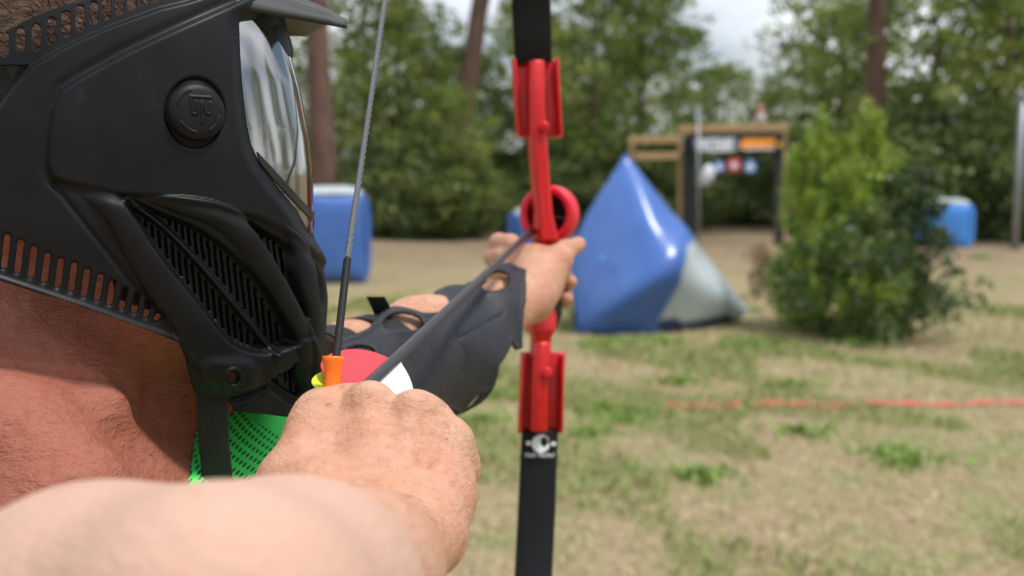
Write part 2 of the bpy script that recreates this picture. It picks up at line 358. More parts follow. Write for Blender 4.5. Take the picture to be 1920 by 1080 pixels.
TX = [(1150, 652), (1215, 648), (1250, 655), (1120, 655), (1390, 668), (1420, 660), (1275, 735), (1480, 745), (1160, 800), (1130, 780), (1185, 790), (1700, 890), (1680, 870), (1500, 830), (1310, 920), (1610, 655), (1640, 650), (1100, 830), (930, 750), (905, 800), (1840, 485)]
tc_, tu_, tv_, tt_ = [], [], [], []
for px_, py_ in TX:
    g = G(px_, py_); k = 170; a = RNG.uniform(0, 6.28, k); r = np.abs(RNG.normal(0, .10, k)); h = RNG.uniform(.02, .07, k); l = unit(k); l[:, 2] = 0
    x = g[0]+r*np.cos(a)*1.5; y = g[1]+r*np.sin(a); tc_.append(np.stack([x, y, gz(x, y)+h*.5], -1)); tu_.append(np.stack([l[:, 0]*h*.6, l[:, 1]*h*.6, h*.5], -1)); tv_.append(np.stack([-l[:, 1]*.012, l[:, 0]*.012, 0*h], -1)); tt_.append(RNG.uniform(.3, 1, k))
M['weed'] = leafmat('green_weed', [(.10, .19, .03), (.19, .31, .05), (.27, .38, .09)], .6, .3)
tag(link('weeds', quads('weeds', np.vstack(tc_), np.vstack(tu_), np.vstack(tv_), np.concatenate(tt_)), M['weed'], smooth=False), 'low green weed tufts scattered over the dry grass', 'weeds', kind='stuff')
# ------------------------------------------------------------------ trees
M['bark'] = varied('pine_bark', (.075, .042, .032), (.17, .10, .075), 6, .9, 1, .03, 7, (1, 1, .25))
M['needle'] = leafmat('pine_needles', [(.08, .12, .03), (.19, .26, .055), (.32, .39, .09), (.48, .50, .18)], .5, .45)
M['broad'] = leafmat('dark_broad_leaves', [(.018, .042, .014), (.038, .075, .022), (.085, .14, .04), (.22, .26, .10)], .4, .25)
M['under'] = leafmat('undergrowth_leaves', [(.045, .08, .025), (.10, .15, .04), (.19, .25, .07), (.32, .35, .14)], .5, .3)
M['bright'] = leafmat('bright_pine_needles', [(.15, .22, .03), (.27, .39, .05), (.37, .50, .08), (.55, .58, .20)], .5, .35)
M['dead'] = leafmat('dry_brown_leaves', [(.20, .12, .06), (.33, .22, .12), (.42, .32, .2)], .8, .2)
def crown_mesh(name, n_clump, per, rx, z0, z1, leaf, shape='cone', jit=1.0):
    t = RNG.uniform(0, 1, n_clump)**.85; a = RNG.uniform(0, 2*math.pi, n_clump)
    if shape == 'cone': prof = (1-t)**.65*(.55+.45*np.minimum(t*5, 1))
    elif shape == 'round': prof = np.sqrt(np.clip(1-(2*t-1)**2, 0, 1))
    elif shape == 'top': prof = np.sqrt(np.clip(1-(1.6*t-.6)**2, 0, 1))
    rr = rx*prof*np.sqrt(RNG.uniform(.12, 1, n_clump))*(1+.22*np.sin(a*3+t*9)+.12*np.sin(a*5-t*14))
    cc = np.stack([rr*np.cos(a), rr*np.sin(a), z0+(z1-z0)*t], -1)
    sz = RNG.uniform(.5, 1.25, n_clump)*leaf*4.2*jit
    C = np.repeat(cc, per, 0)+unit(n_clump*per)*np.cbrt(RNG.uniform(0, 1, n_clump*per))[:, None]*np.repeat(sz, per)[:, None]*np.array([1, 1, .75])
    m_ = len(C); u = unit(m_); u[:, 2] += .35; u /= np.linalg.norm(u, axis=1)[:, None]; v = np.cross(u, unit(m_)); v /= np.linalg.norm(v, axis=1)[:, None]
    s_ = RNG.uniform(.6, 1.3, m_)[:, None]*leaf
    tone = np.clip(np.repeat(RNG.uniform(.05, .8, n_clump), per)+RNG.normal(0, .12, m_), 0, 1)
    return quads(name, C, u*s_, v*s_*.45, tone)
def trunk_mesh(name, h, r0, r1, lean=0, limbs=6, zl=.4, ll=1.2):
    b = MB(); k = 9
    pts = [(lean*h*(i/(k-1))**1.3+.04*math.sin(i*1.7), .04*math.cos(i*2.1), h*i/(k-1)) for i in range(k)]
    b.tube(pts, [r0+(r1-r0)*i/(k-1) for i in range(k)], 12)
    for i in range(limbs):
        t = zl+(1-zl)*(i+.5)/limbs; p = np.array(pts[int(t*(k-1))]); a = i*2.4; l = ll*(1.15-t)
        b.tube([p, p+np.array([math.cos(a)*l*.5, math.sin(a)*l*.5, l*.18]), p+np.array([math.cos(a)*l, math.sin(a)*l, l*.5])], [r0*.28, r0*.2, r0*.06], 6)
    me = bpy.data.meshes.new(name); me.from_pydata(b.v, [], b.f); me.update(); me.materials.append(M['bark']); me.polygons.foreach_set('use_smooth', [True]*len(me.polygons)); return me
def crown(name, *a, m='needle', **k):
    me = crown_mesh(name, *a, **k); me.materials.append(M[m]); return me
PR = {
 'pine_a': (trunk_mesh('trunk', 6.6, .13, .03, .01, 9, .2, 1.6), crown('crown', 270, 26, 2.3, .5, 7.4, .10, shape='top')),
 'pine_b': (trunk_mesh('trunk', 7.4, .12, .03, -.02, 9, .25, 1.8), crown('crown', 290, 24, 2.4, 1.3, 8.2, .11, shape='top')),
 'pine_c': (trunk_mesh('trunk', 5.2, .10, .03, .02, 8, .2, 1.4), crown('crown', 290, 24, 1.9, .2, 5.8, .095, shape='round')),
 'shrub': (trunk_mesh('trunk', 1.6, .05, .02, .02, 5, .2, .9), crown('crown', 190, 34, 1.5, -.1, 2.3, .07, shape='round', m='under')),
 'tall': (trunk_mesh('trunk', 13, .24, .12, .0, 4, .75, 2.2), crown('crown', 220, 34, 3.0, 8.5, 14, .11, shape='round')),
}
GRP = {'pine_a': 'bushy pines closing the field', 'pine_b': 'bushy pines closing the field', 'pine_c': 'bushy pines closing the field', 'shrub': 'dark shrubs under the pines', 'tall': 'tall bare-trunked pines'}
def plant(kind, x, y, s=1.0, rz=0.0, label=None, name=None, lean=(0, 0)):
    tm, cm = PR[kind]; nm = name or {'shrub': 'shrub', 'tall': 'tall_pine_tree'}.get(kind, 'pine_tree')
    e = empty(nm, (x, y, float(gz(np.array(x), np.array(y)))-.03), label, 'shrub' if kind == 'shrub' else 'pine tree', GRP[kind])
    for n2, me in (('trunk', tm), ('crown', cm)):
        o = bpy.data.objects.new(n2 if n2 == 'trunk' else ('foliage' if kind == 'shrub' else 'crown'), me); COL.objects.link(o); o.parent = e
    e.scale = (s, s, s); e.rotation_euler = (lean[0], lean[1], rz); return e
def X_(px, y): return (px-960)/F*y*1.02
LABELF = 'a green pine of the wood edge closing the field'
spots = [ # kind, px, depth, scale, label
 ('pine_b', 700, 25, .85, 'bushy pine just right of the reddish trunk beside the left blue block'),
 ('pine_a', 752, 24, .66, 'bushy pine left of the leaning trunk, above the dirt strip'),
 ('pine_c', 880, 26, .70, 'low round pine at the foot of the leaning trunk'),
 ('pine_a', 985, 27, .72, 'pine directly behind the red bow handle'),
 ('pine_b', 1110, 25, .78, 'dense pine above the tip of the blue pyramid'),
 ('pine_a', 1190, 27, .84, 'tall dense pine left of the wooden gateway'),
 ('pine_c', 1350, 29, .68, 'darker low pine seen through the wooden gateway'),
 ('pine_a', 1525, 30, .88, 'thin open pine left of the right bare trunk, sky showing through'),
 ('pine_c', 1560, 27, .9, 'low pine behind the bright young pine'),
 ('pine_b', 1730, 24, .84, 'broad dense pine right of the right bare trunk'),
 ('pine_a', 1850, 23, 1.0, 'tall dense pine near the right edge of the picture'),
 ('pine_c', 1960, 24, 1.1, 'rounded pine cut by the right edge of the picture'),
]
for i, (k, px, y, s, l) in enumerate(spots): plant(k, X_(px, y), y, s, i*1.3, l)
FAR = [(560, 38, .62, 'low far pine behind the left blue block'), (650, 36, .8, 'far pine behind the reddish trunk'), (1050, 38, .8, 'far pine between the bow and the blue pyramid'), (1270, 40, .62, 'far pine above the left end of the gateway beam'),
       (1170, 37, .85, 'far pine behind the slender pale trunk'), (1640, 37, .62, 'low far pine just right of the straight bare trunk'), (1780, 34, 1.0, 'far pine behind the broad pine on the right'), (1890, 36, 1.1, 'far pine above the right fence pole'),
       (740, 39, .85, 'far pine left of the bowstring top'), (1385, 42, .56, 'lowest far pine, under the patch of sky right of the gateway'), (1530, 40, .85, 'far pine left of the straight bare trunk'), (430, 34, 1.0, 'far pine hidden behind the mask visor'), (300, 30, 1.1, 'far pine hidden behind the mask'), (900, 41, .44, 'low far pine under the patch of sky beside the leaning trunk')]
LEFT = [(-8.2, 25, 'pine_b', .9, 'first pine behind the mask, counted from the left blue block'), (-10.5, 24, 'pine_a', .9, 'second pine behind the mask, counted from the left blue block'), (-13, 25, 'pine_c', 1.1, 'third pine behind the mask, counted from the left blue block'), (-15.5, 23, 'pine_a', 1, 'fourth pine behind the mask, counted from the left blue block'),
        (-18, 22, 'pine_b', 1, 'pine at the left corner of the wood edge'), (-20, 18, 'pine_a', 1, 'pine on the left side, just before the wood corner'), (-21, 13, 'pine_c', 1.2, 'pine on the left side, level with the blocks'), (-20, 7, 'pine_b', 1, 'pine on the left side, level with the red tape')]
for i, (x, y, k, s, l) in enumerate(LEFT): plant(k, x, y, s, i*1.7, l)
for i, (px, y, s, l) in enumerate(FAR): plant(['pine_c', 'pine_a', 'pine_b'][i % 3], X_(px, y), y, s*.86, i*.9, l)
UND = [(640, 23.5, .62, 'small dark shrub right of the reddish trunk foot'), (720, 23, .75, 'dark shrub behind the bowstring, right of the left block'), (800, 22.6, .8, 'dark shrub in the darkest gap left of the leaning trunk'), (870, 23, .6, 'small dark shrub at the leaning trunk foot'),
       (560, 24, .8, 'dark shrub behind the left blue block'), (940, 26, .7, 'dark shrub above the far small blue block'), (1060, 24, .75, 'dark shrub between the ring of the bow and the pyramid'), (1150, 24.5, .8, 'dark shrub behind the pyramid tip'),
       (1240, 25, .8, 'dark shrub under the short timber rails'), (1345, 27, .7, 'dark shrub framed inside the gateway'), (1420, 27, .8, 'dark shrub behind the right cloth leg of the gateway'), (1500, 26, .8, 'dark shrub just left of the young pine'),
       (1620, 24, .9, 'dark shrub behind the young pine'), (1700, 22.5, 1.0, 'dark shrub left of the light blue block'), (1790, 22, 1.0, 'dark shrub behind the light blue block'), (1870, 21.5, .9, 'dark shrub left of the right fence pole'), (1960, 21, 1.0, 'dark shrub at the right edge of the picture'), (1010, 27, .8, 'dark shrub directly behind the ring of the bow')]
for i, (px, y, s, l) in enumerate(UND): plant('shrub', X_(px, y), y, s*1.05, i*1.1, l)
plant('tall', X_(612, 18), 18, .92, 0, 'thick reddish bare pine trunk rising behind the left blue block', lean=(0, -.003))
plant('tall', X_(838, 23.3), 23.3, .95, 0, 'dark bare pine trunk leaning right, left of the bow', lean=(0, .16))
plant('pine_c', X_(850, 22.4), 22.4, .52, 2.2, 'small young pine covering the foot of the leaning trunk')
plant('tall', X_(1617, 23), 23, .92, 2, 'straight bare pine trunk above the bright young pine')
plant('tall', X_(1195, 27), 27, .42, 3, 'slender pale trunk above the blue pyramid')
# unseen pines: right row mirrored in lens, rear and left added to block light
for i, (x, y, k, s, l) in enumerate([(17, 14, 'pine_a', .9, 'farthest pine of the row along the right side of the field'), (17, 8, 'pine_b', .95, 'pine of the right side row, level with the blue pyramid'), (16, 2, 'pine_a', .9, 'pine of the right side row, level with the archer'), (18, -4, 'pine_b', 1.0, 'pine of the right side row, just behind the archer'), (14, -10, 'pine_a', .9, 'pine of the right side row, farthest behind the archer'), (7, -9, 'pine_c', 1.2, 'unseen rounded pine added behind the camera, on its right'), (1.5, -10, 'pine_a', 1, 'unseen dense pine added straight behind the camera'), (-4, -9, 'pine_b', 1, 'unseen open topped pine added behind the camera, on its left'), (-9, -6, 'pine_a', 1, 'unseen dense pine added at the left rear of the field'), (-12, 0, 'pine_c', 1.2, 'unseen rounded pine added at the left side of the field')]):
    plant(k, x, y, s, i, l)
# foreground right: bright young pine and dark shrub
b0 = G(1585, 640)
def shoots(name, n_, base, spread, h0, h1, leaf, per, m):
    C = []; Us = []; Vs = []; T = []
    for i in range(n_):
        a = RNG.uniform(0, 2*math.pi); r = spread*math.sqrt(RNG.uniform(0, 1)); x = r*math.cos(a); y = r*math.sin(a)
        zt = h0+(h1-h0)*(1-(r/spread)**1.6)*RNG.uniform(.55, 1.08); L = RNG.uniform(.28, .55); d = np.array([x*.75+RNG.normal(0, .12), y*.75, 1.]); d /= np.linalg.norm(d)
        tt = RNG.uniform(0, 1, per); c = np.array([x, y, zt])-d*L*tt[:, None]; u = unit(per)+d*.38; u /= np.linalg.norm(u, axis=1)[:, None]
        ln = leaf*RNG.uniform(.7, 1.2, per)*(.6+.5*tt); C.append(c+u*ln[:, None]*.7); Us.append(u*ln[:, None]); v = np.cross(u, unit(per)); v /= np.linalg.norm(v, axis=1)[:, None]; Vs.append(v*.008)
        T.append(np.clip(RNG.uniform(.2, .8)+RNG.normal(0, .12, per), 0, 1))
    me = quads(name, np.vstack(C), np.vstack(Us), np.vstack(Vs), np.concatenate(T)); me.materials.append(M[m]); return me
yp = empty('young_pine_tree', (b0[0]+.07, b0[1]+.30, 0), 'bright green young pine with upright shoots behind the dark shrub', 'pine tree')
o = bpy.data.objects.new('crown', shoots('crown', 190, 0, .70, .45, 1.85, .080, 80, 'bright')); COL.objects.link(o); o.parent = yp
me = crown_mesh('inner_crown', 70, 26, .40, .35, 1.5, .045, 'round', 1.0); me.materials.append(M['bright']); o = bpy.data.objects.new('inner_crown', me); COL.objects.link(o); o.parent = yp
o = bpy.data.objects.new('trunk', trunk_mesh('trunk', 1.5, .03, .01, .0, 8, .2, .5)); COL.objects.link(o); o.parent = yp
for dx, hh in ((-.26, 2.12), (-.36, 1.92), (.02, 1.98), (.14, 2.18), (.24, 2.05), (.42, 1.76), (-.48, 1.70), (-.12, 1.90), (-.20, 2.0), (.08, 2.06)):
    me = shoots('shoot', 5, 0, .08, hh-.34, hh, .07, 100, 'bright'); o = bpy.data.objects.new('shoot', me); COL.objects.link(o); o.parent = yp; o.location = (dx, 0, 0)
ds = empty('leafy_shrub', (b0[0]+.14, b0[1]+.02, 0), 'dark leafy shrub with paler twigs standing in front of the young pine', 'shrub')
me = crown_mesh('foliage', 170, 30, .76, .03, 1.08, .036, 'round', 1.35); me.materials.append(M['broad']); o = bpy.data.objects.new('foliage', me); COL.objects.link(o); o.parent = ds
me = crown_mesh('side_foliage', 120, 34, .32, .5, 1.5, .030, 'round', 1.0); me.materials.append(M['broad']); o = bpy.data.objects.new('side_foliage', me); COL.objects.link(o); o.parent = ds; o.location = (.42, .1, -.05)
o = bpy.data.objects.new('stems', trunk_mesh('stems', .8, .02, .008, .1, 9, .05, .6)); COL.objects.link(o); o.parent = ds
dw = G(1425, 560)
me = crown_mesh('dry_plant', 46, 26, .14, .02, .62, .02, 'round', 1.2); me.materials.append(M['dead'])
o = bpy.data.objects.new('dry_plant', me); COL.objects.link(o); o.location = dw; tag(o, 'withered brown plant between the pyramid and the dark shrub', 'plant')
# ------------------------------------------------------------------ inflatable bunkers
def vinyl(name, c, c2):
    m = varied(name, c, c2, 3, .28, .12, .02); bump(m, tex(m, 9, 2, .5, (1, 1, .2)), .3, .02); return m
M['blue'] = vinyl('blue_vinyl', (.05, .13, .42), (.07, .165, .48)); M['grey'] = vinyl('pale_grey_vinyl', (.42, .48, .50), (.5, .56, .58)); M['sky'] = vinyl('light_blue_vinyl', (.06, .25, .75), (.08, .3, .8))
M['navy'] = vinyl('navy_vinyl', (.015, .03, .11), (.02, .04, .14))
def bary_tri(A, B, C, n_, bul):
    A, B, C = map(lambda q: np.asarray(q, float), (A, B, C)); N = np.cross(B-A, C-A); N /= np.linalg.norm(N); vs = []; idx = {}
    for i in range(n_+1):
        for j in range(n_+1-i):
            k = n_-i-j; a, b, c = i/n_, j/n_, k/n_; e = (a*b+b*c+c*a)*3; e2 = min(1, 27*a*b*c); idx[i, j] = len(vs)
            vs.append(A*a+B*b+C*c+N*bul*(.75*e2**.75+.25*e*min(1, 9*a*b*c*3)))
    fs = []
    for i in range(n_):
        for j in range(n_-i):
            fs.append((idx[i, j], idx[i+1, j], idx[i, j+1]))
            if i+j < n_-1: fs.append((idx[i+1, j], idx[i+1, j+1], idx[i, j+1]))
    return vs, fs
# pyramid: apex, left foot, right foot, back foot, and a bulging front ridge
D0 = 10.0
ap = P(1172, 286, D0+.25); lf = G(1078, 629); rt = P(1408, 586, D0+.55); lf[2] = .03; rt[2] = max(rt[2], .08); bk = np.array([lf[0]+.45, lf[1]+1.5, .02]); fr_ = P(1283, 456, D0-.02)
def warp(p):                            # the left flank swells outwards
    p = np.array(p, float); t = np.clip(p[..., 2]/ap[2], 0, 1); xl = lf[0]+(ap[0]-lf[0])*t; xr = rt[0]+(ap[0]-rt[0])*t
    wl = np.clip((xr-p[..., 0])/(xr-xl+1e-6), 0, 1.2)**1.6; p[..., 0] -= .20*np.sin(math.pi*t)**1.2*wl; return p
def tri_part(name, tris, mat_, parent, n_=16, bul=.12):
    b = MB(); cen = np.mean([ap, lf, rt, bk], 0)
    for A, B, C in tris:
        A, B, C = map(np.asarray, (A, B, C)); nn = np.cross(B-A, C-A)
        if nn@((A+B+C)/3-cen) < 0: B, C = C, B
        b.add(*bary_tri(A, B, C, n_, bul))
    me = bpy.data.meshes.new(name); me.from_pydata([tuple(q) for q in warp(b.v)], [], b.f); me.update(); bm = bmesh.new(); bm.from_mesh(me); bmesh.ops.remove_doubles(bm, verts=bm.verts, dist=.001); bm.to_mesh(me); bm.free()
    return link(name, me, mat_, parent)
# ellipsoidal pillow-pyramid built on a ring of cross-sections between feet and apex
py = empty('inflatable_pyramid', (float((lf[0]+rt[0])/2), float(lf[1]+.4), 0), 'large blue and pale grey inflatable pyramid bunker on the grass', 'inflatable bunker')
tri_part('blue_panel', [(ap, lf, bk)], M['blue'], py, 20, .10)
mid_r = ap*.5+rt*.5; low_r = lf*.45+rt*.55
# front face: one bulged triangle, split by the seam into blue and grey materials
b = MB(); Ntri = 44; vs, fs = bary_tri(ap, lf, rt, Ntri, 0)
A, B, C = map(np.asarray, (ap, lf, rt)); Nn = np.cross(B-A, C-A); Nn /= np.linalg.norm(Nn)
if Nn[1] > 0: Nn = -Nn
fV = np.array(vs)
bar = np.array([(i/Ntri, j/Ntri, (Ntri-i-j)/Ntri) for i in range(Ntri+1) for j in range(Ntri+1-i)])
a_, b_, c_ = bar.T
X0, Y0 = pix(fV); rdg = dist_line(X0, Y0, cat([(1085, 622), (1150, 560), (1215, 500), (1262, 440)], 8, False))
# pinched ridge from the left foot up to the belly, soft ridge from belly to the apex
belly = np.array([.30, .42, .28]); fold = -.11*np.log(np.exp(-a_/belly[0]/.11)+np.exp(-b_/belly[1]/.11)+np.exp(-c_/belly[2]/.11)); fold = np.clip(fold, 0, None)/max(fold.max(), 1e-6)
hgt_ = .36*(1-(1-np.clip(fold, 0, 1))**1.45)+.14*np.clip(27*a_*b_*c_, 0, 1)**.6
hgt_ += .10*np.exp(-(rdg/34)**2)*np.clip(18*b_*a_+9*c_*b_, 0, 1)
fV = warp(fV+Nn*hgt_[:, None]); fV[:, 1] -= .30*4*b_*c_*(1-a_)**5; fV[:, 2] = np.maximum(fV[:, 2]-.05*4*b_*c_*(1-a_)**5, .012)
X0, Y0 = pix(fV)
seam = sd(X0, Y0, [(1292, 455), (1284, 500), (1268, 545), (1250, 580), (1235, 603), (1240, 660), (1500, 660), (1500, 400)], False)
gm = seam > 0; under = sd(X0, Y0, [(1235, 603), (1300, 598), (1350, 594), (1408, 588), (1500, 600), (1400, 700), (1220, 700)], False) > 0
me = bpy.data.meshes.new('front_panel'); me.from_pydata([tuple(v) for v in fV], [], fs); me.update()
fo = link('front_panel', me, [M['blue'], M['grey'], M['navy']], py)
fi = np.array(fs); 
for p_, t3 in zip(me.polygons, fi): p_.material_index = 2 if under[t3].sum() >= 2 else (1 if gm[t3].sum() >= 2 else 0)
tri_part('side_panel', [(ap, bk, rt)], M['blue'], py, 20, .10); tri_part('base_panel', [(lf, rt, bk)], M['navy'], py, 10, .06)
bb = MB(); bb.tube([P(1128, 488, 9.78), P(1128, 488, 9.70)], [.030, .024], 16); bb.build('valve', M['sky'], py, True)
def brick(name, label, c, sx, sy, sz, rz, cols, group=None, bul=.09):
    e = empty(name, (float(c[0]), float(c[1]), 0), label, 'inflatable bunker', group); n_ = 18
    def face(o, u, v, nn):
        vs = []; 
        for i in range(n_+1):
            for j in range(n_+1):
                a = 2*i/n_-1; b2 = 2*j/n_-1; bl = bul*((1-a**4)*(1-b2**4))**.6; pin = 1-.07*(1-abs(a)**2)*abs(b2)**6-.0
                vs.append(o+u*a*(1-.06*(1-b2*b2)*abs(a)**8)+v*b2*(1-.06*(1-a*a)*abs(b2)**8)+nn*bl)
        return vs, [(i*(n_+1)+j, (i+1)*(n_+1)+j, (i+1)*(n_+1)+j+1, i*(n_+1)+j+1) for i in range(n_) for j in range(n_)]
    ux, uy, uz = np.array([sx/2, 0, 0]), np.array([0, sy/2, 0]), np.array([0, 0, sz/2]); cz = np.array([0, 0, sz/2])
    body = MB(); top = MB()
    for o, u, v, nn in ((cz-uy, ux, uz, -uy), (cz+uy, ux, uz, uy), (cz-ux, uy, uz, -ux), (cz+ux, uy, uz, ux), (cz-uz, ux, uy, -uz*.1)):
        body.add(*face(o, u, v, nn/np.linalg.norm(nn)))
    top.add(*face(cz+uz, ux, uy, np.array([0, 0, 1.])))
    for b2, nm, mt in ((body, 'side_panels', cols[0]), (top, 'top_panel', cols[1])):
        o = b2.build(nm, mt, None, True); o.parent = e
        bm = bmesh.new(); bm.from_mesh(o.data); bmesh.ops.remove_doubles(bm, verts=bm.verts, dist=.001); bmesh.ops.recalc_face_normals(bm, faces=bm.faces); bm.to_mesh(o.data); bm.free(); o.data.polygons.foreach_set('use_smooth', [True]*len(o.data.polygons))
    e.rotation_euler = (0, 0, rz); return e
cL = G(618, 531); brick('inflatable_block', 'blue upright inflatable block with pale top, left of the bowstring', (cL[0], cL[1]+.35), .78, .62, 1.13, .22, (M['blue'], M['grey']))
cF = G(985, 470); brick('inflatable_block', 'small far blue block with white top behind the bow hand', (cF[0]+.25, cF[1]), .95, .7, .66, .1, (M['blue'], M['grey']))
cR = G(1783, 462); brick('inflatable_block', 'light blue block half hidden behind the dark shrub', (cR[0]-.12, cR[1]), 0.80, .6, .78, -.3, (M['sky'], M['grey']))
# ------------------------------------------------------------------ gateway, poles, targets, tape
M['wood'] = varied('weathered_timber', (.34, .22, .10), (.50, .34, .17), 7, .8, .5, .01, 6, (1, 1, 6))
M['cloth'] = varied('black_cloth', (.012, .012, .014), (.022, .022, .024), 8, .85, .4, .02)
M['pole'] = mat('galvanised_steel', (.30, .33, .36), .45, Metallic=.5)
Dg = 20.8
def gp(px, py): return P(px, py, Dg)
gw = empty('timber_gateway', (float(gp(1378, 450)[0]), float(gp(1378, 450)[1]), 0), 'timber gateway frame with black cloth legs standing before the pines', 'gateway')
def bar(p, q, wd, dp, nm, mt, par=gw, dy=0):
    b = MB(); p = np.array(p, float); q = np.array(q, float); p[1] += dy; q[1] += dy; t = (q-p)/np.linalg.norm(q-p); r = np.cross(t, [0, 1, 0]); r /= np.linalg.norm(r)
    b.beam([(p, r*wd/2, np.array([0, dp/2, 0])), (q, r*wd/2, np.array([0, dp/2, 0]))]); return b.build(nm, mt, par)
def foot(px, py=455): a = gp(px, py); a[2] = 0; return a
bar(gp(1272, 243), gp(1476, 240), .16, .12, 'beam', M['wood'])
bar(foot(1275), gp(1275, 250), .075, .09, 'post', M['wood'], dy=.02); bar(foot(1471), gp(1470, 250), .075, .09, 'post', M['wood'], dy=.02)
bar(gp(1178, 262), gp(1272, 262), .13, .05, 'rail', M['wood'], dy=-.08); bar(gp(1190, 293), gp(1272, 292), .13, .05, 'rail', M['wood'], dy=-.08)
bar(foot(1184), gp(1184, 262), .09, .09, 'post', M['wood'], dy=.05)
bar(foot(1289), gp(1289, 256), .20, .06, 'cloth_leg', M['cloth'], dy=-.14); bar(foot(1457), gp(1457, 256), .17, .06, 'cloth_leg', M['cloth'], dy=-.14)
bn = bar(gp(1289, 269), gp(1463, 267), .36, .03, 'banner', M['cloth'], None, dy=-.22); bn.location = (0, 0, 0); tag(bn, 'black banner with white and orange lettering across the timber gateway', 'banner')
M['ltr_w'] = mat('white_lettering', (.62, .64, .68), .6); M['ltr_o'] = mat('orange_lettering', (.85, .32, .03), .6); M['ltr_y'] = mat('yellow_print', (.8, .5, .05), .6)
def strokes(nm, x0, x1, yc, hh, m_, slant, pattern):
    b = MB(); k = len(pattern); st = (x1-x0)/k
    for i, ch in enumerate(pattern):
        cx = x0+st*(i+.5); wpx = st*.8
        segs = {'W': [(-.5, -.5, -.25, .5), (-.25, .5, 0, -.1), (0, -.1, .25, .5), (.25, .5, .5, -.5)], 'I': [(0, -.5, 0, .5)], 'C': [(-.4, -.5, .4, -.5), (-.4, -.5, -.4, .5), (-.4, .5, .4, .5)],
                'E': [(-.4, -.5, .4, -.5), (-.4, -.5, -.4, .5), (-.4, .5, .4, .5), (-.4, 0, .3, 0)], 'U': [(-.4, -.5, -.4, .5), (-.4, .5, .4, .5), (.4, .5, .4, -.5)], 'R': [(-.4, .5, -.4, -.5), (-.4, -.5, .4, -.5), (.4, -.5, .4, 0), (.4, 0, -.4, 0), (0, 0, .4, .5)]}[ch]
        for (a, c, d, e) in segs:
            p = gp(cx+a*wpx-slant*c*4, yc+c*hh); q = gp(cx+d*wpx-slant*e*4, yc+e*hh); p[1] -= .25; q[1] -= .25
            t = (q-p)/np.linalg.norm(q-p); r = np.cross(t, [0, 1, 0]); b.beam([(p-t*.02, r*.032, np.array([0, .008, 0])), (q+t*.02, r*.032, np.array([0, .008, 0]))])
    b.build(nm, m_, bn)
strokes('white_lettering', 1300, 1368, 272, 19, M['ltr_w'], 0, 'WICEUR'); strokes('orange_lettering', 1386, 1446, 270, 14, M['ltr_o'], 1, 'UREUCE')
b = MB(); b.beam([(gp(1389, 280)+[0, -.25, 0], np.array([0, 0, .018]), np.array([0, .008, 0])), (gp(1446, 279)+[0, -.25, 0], np.array([0, 0, .018]), np.array([0, .008, 0]))]); b.build('white_underline', M['ltr_w'], bn)
b = MB(); b.tube([gp(1455, 272)+[0, -.25, 0], gp(1455, 272)+[0, -.262, 0]], .045, 14); b.build('yellow_dot', M['ltr_y'], bn)
b = MB(); b.beam([(gp(1368, 258)+[0, -.25, 0], np.array([.03, 0, 0]), np.array([0, .006, 0])), (gp(1380, 271)+[0, -.25, 0], np.array([.03, 0, 0]), np.array([0, .006, 0]))]).beam([(gp(1380, 271)+[0, -.254, 0], np.array([.03, 0, 0]), np.array([0, .006, 0])), (gp(1372, 284)+[0, -.254, 0], np.array([.03, 0, 0]), np.array([0, .006, 0]))]); b.build('grey_chevron', M['pole'], bn)
M['t_blue'] = mat('blue_target', (.04, .20, .60), .5); M['t_red'] = mat('red_target', (.65, .03, .04), .5)
def disc(px, py, r, m_, label, sq=False):
    e = empty('hanging_target', (0, 0, 0), label, 'target', 'round targets hanging under the banner'); c = gp(px, py)+[0, -.2, 0]; e.location = c
    b = MB()
    if sq: b.box(c, (r*2, .03, r*2))
    else: b.tube([c+[0, .015, 0], c-[0, .015, 0]], r, 28)
    b.build('face', m_, e, bevel=.004)
    b = MB(); b.tube([c-[0, .015, 0], c-[0, .021, 0]], r*.62, 24); b.build('white_centre', M['ltr_w'], e)
    b = MB(); b.tube([c+[0, 0, r*.95], c+[0, 0, .26]], .004, 6); b.build('cord', M['pole'], e)
disc(1344, 313, .112, M['t_blue'], 'left round blue target with white centre hanging under the banner'); disc(1372, 310, .115, M['t_red'], 'square red target with pale centre between the two blue targets', True); disc(1402, 313, .125, M['t_blue'], 'right round blue target with white centre hanging under the banner')
b = MB(); c = gp(1320, 328)+[0, -.2, 0]; b.tube([c+[.03, 0, .20], c+[.05, 0, .12], c+[.03, 0, 0], c+[-.03, 0, -.12], c+[-.06, 0, -.2]], [.03, .11, .13, .12, .03], 16); b.tube([c+[-.03, 0, -.03], c+[-.14, 0, -.12]], [.08, .05], 12); o = b.build('white_bag', M['ltr_w'], None, True); tag(o, 'white bag hanging beside the left blue target', 'bag')
b = MB(); p = gp(1305, 455)+[0, -.3, 0]; p[2] = 0; q = gp(1304, 205)+[0, -.3, 0]; b.tube([p, q], .024, 14); o = b.build('steel_pole', M['pole'], None, True, ); tag(o, 'grey steel pole rising above the left leg of the gateway', 'pole')
b = MB(); p = P(1912, 300, 18.6); p[2] = 0; q = p.copy(); q[2] = P(1912, 182, 18.6)[2]; b.tube([p, q], .055, 14).box(q+[0, 0, .02], (.16, .16, .04)); o = b.build('steel_pole', M['pole'], None, True); tag(o, 'grey fence pole at the right edge of the picture', 'pole')
fg = empty('owl_decoy', tuple(gp(1425, 234)), 'small reddish and white bird figure standing on the gateway beam', 'figurine')
c = gp(1425, 234); b = MB(); b.tube([c, c+[0, 0, .06], c+[0, 0, .17], c+[0, 0, .26]], [.05, .09, .095, .05], 14); b.build('body', mat('pale_figure', (.6, .5, .48), .6), fg, True)
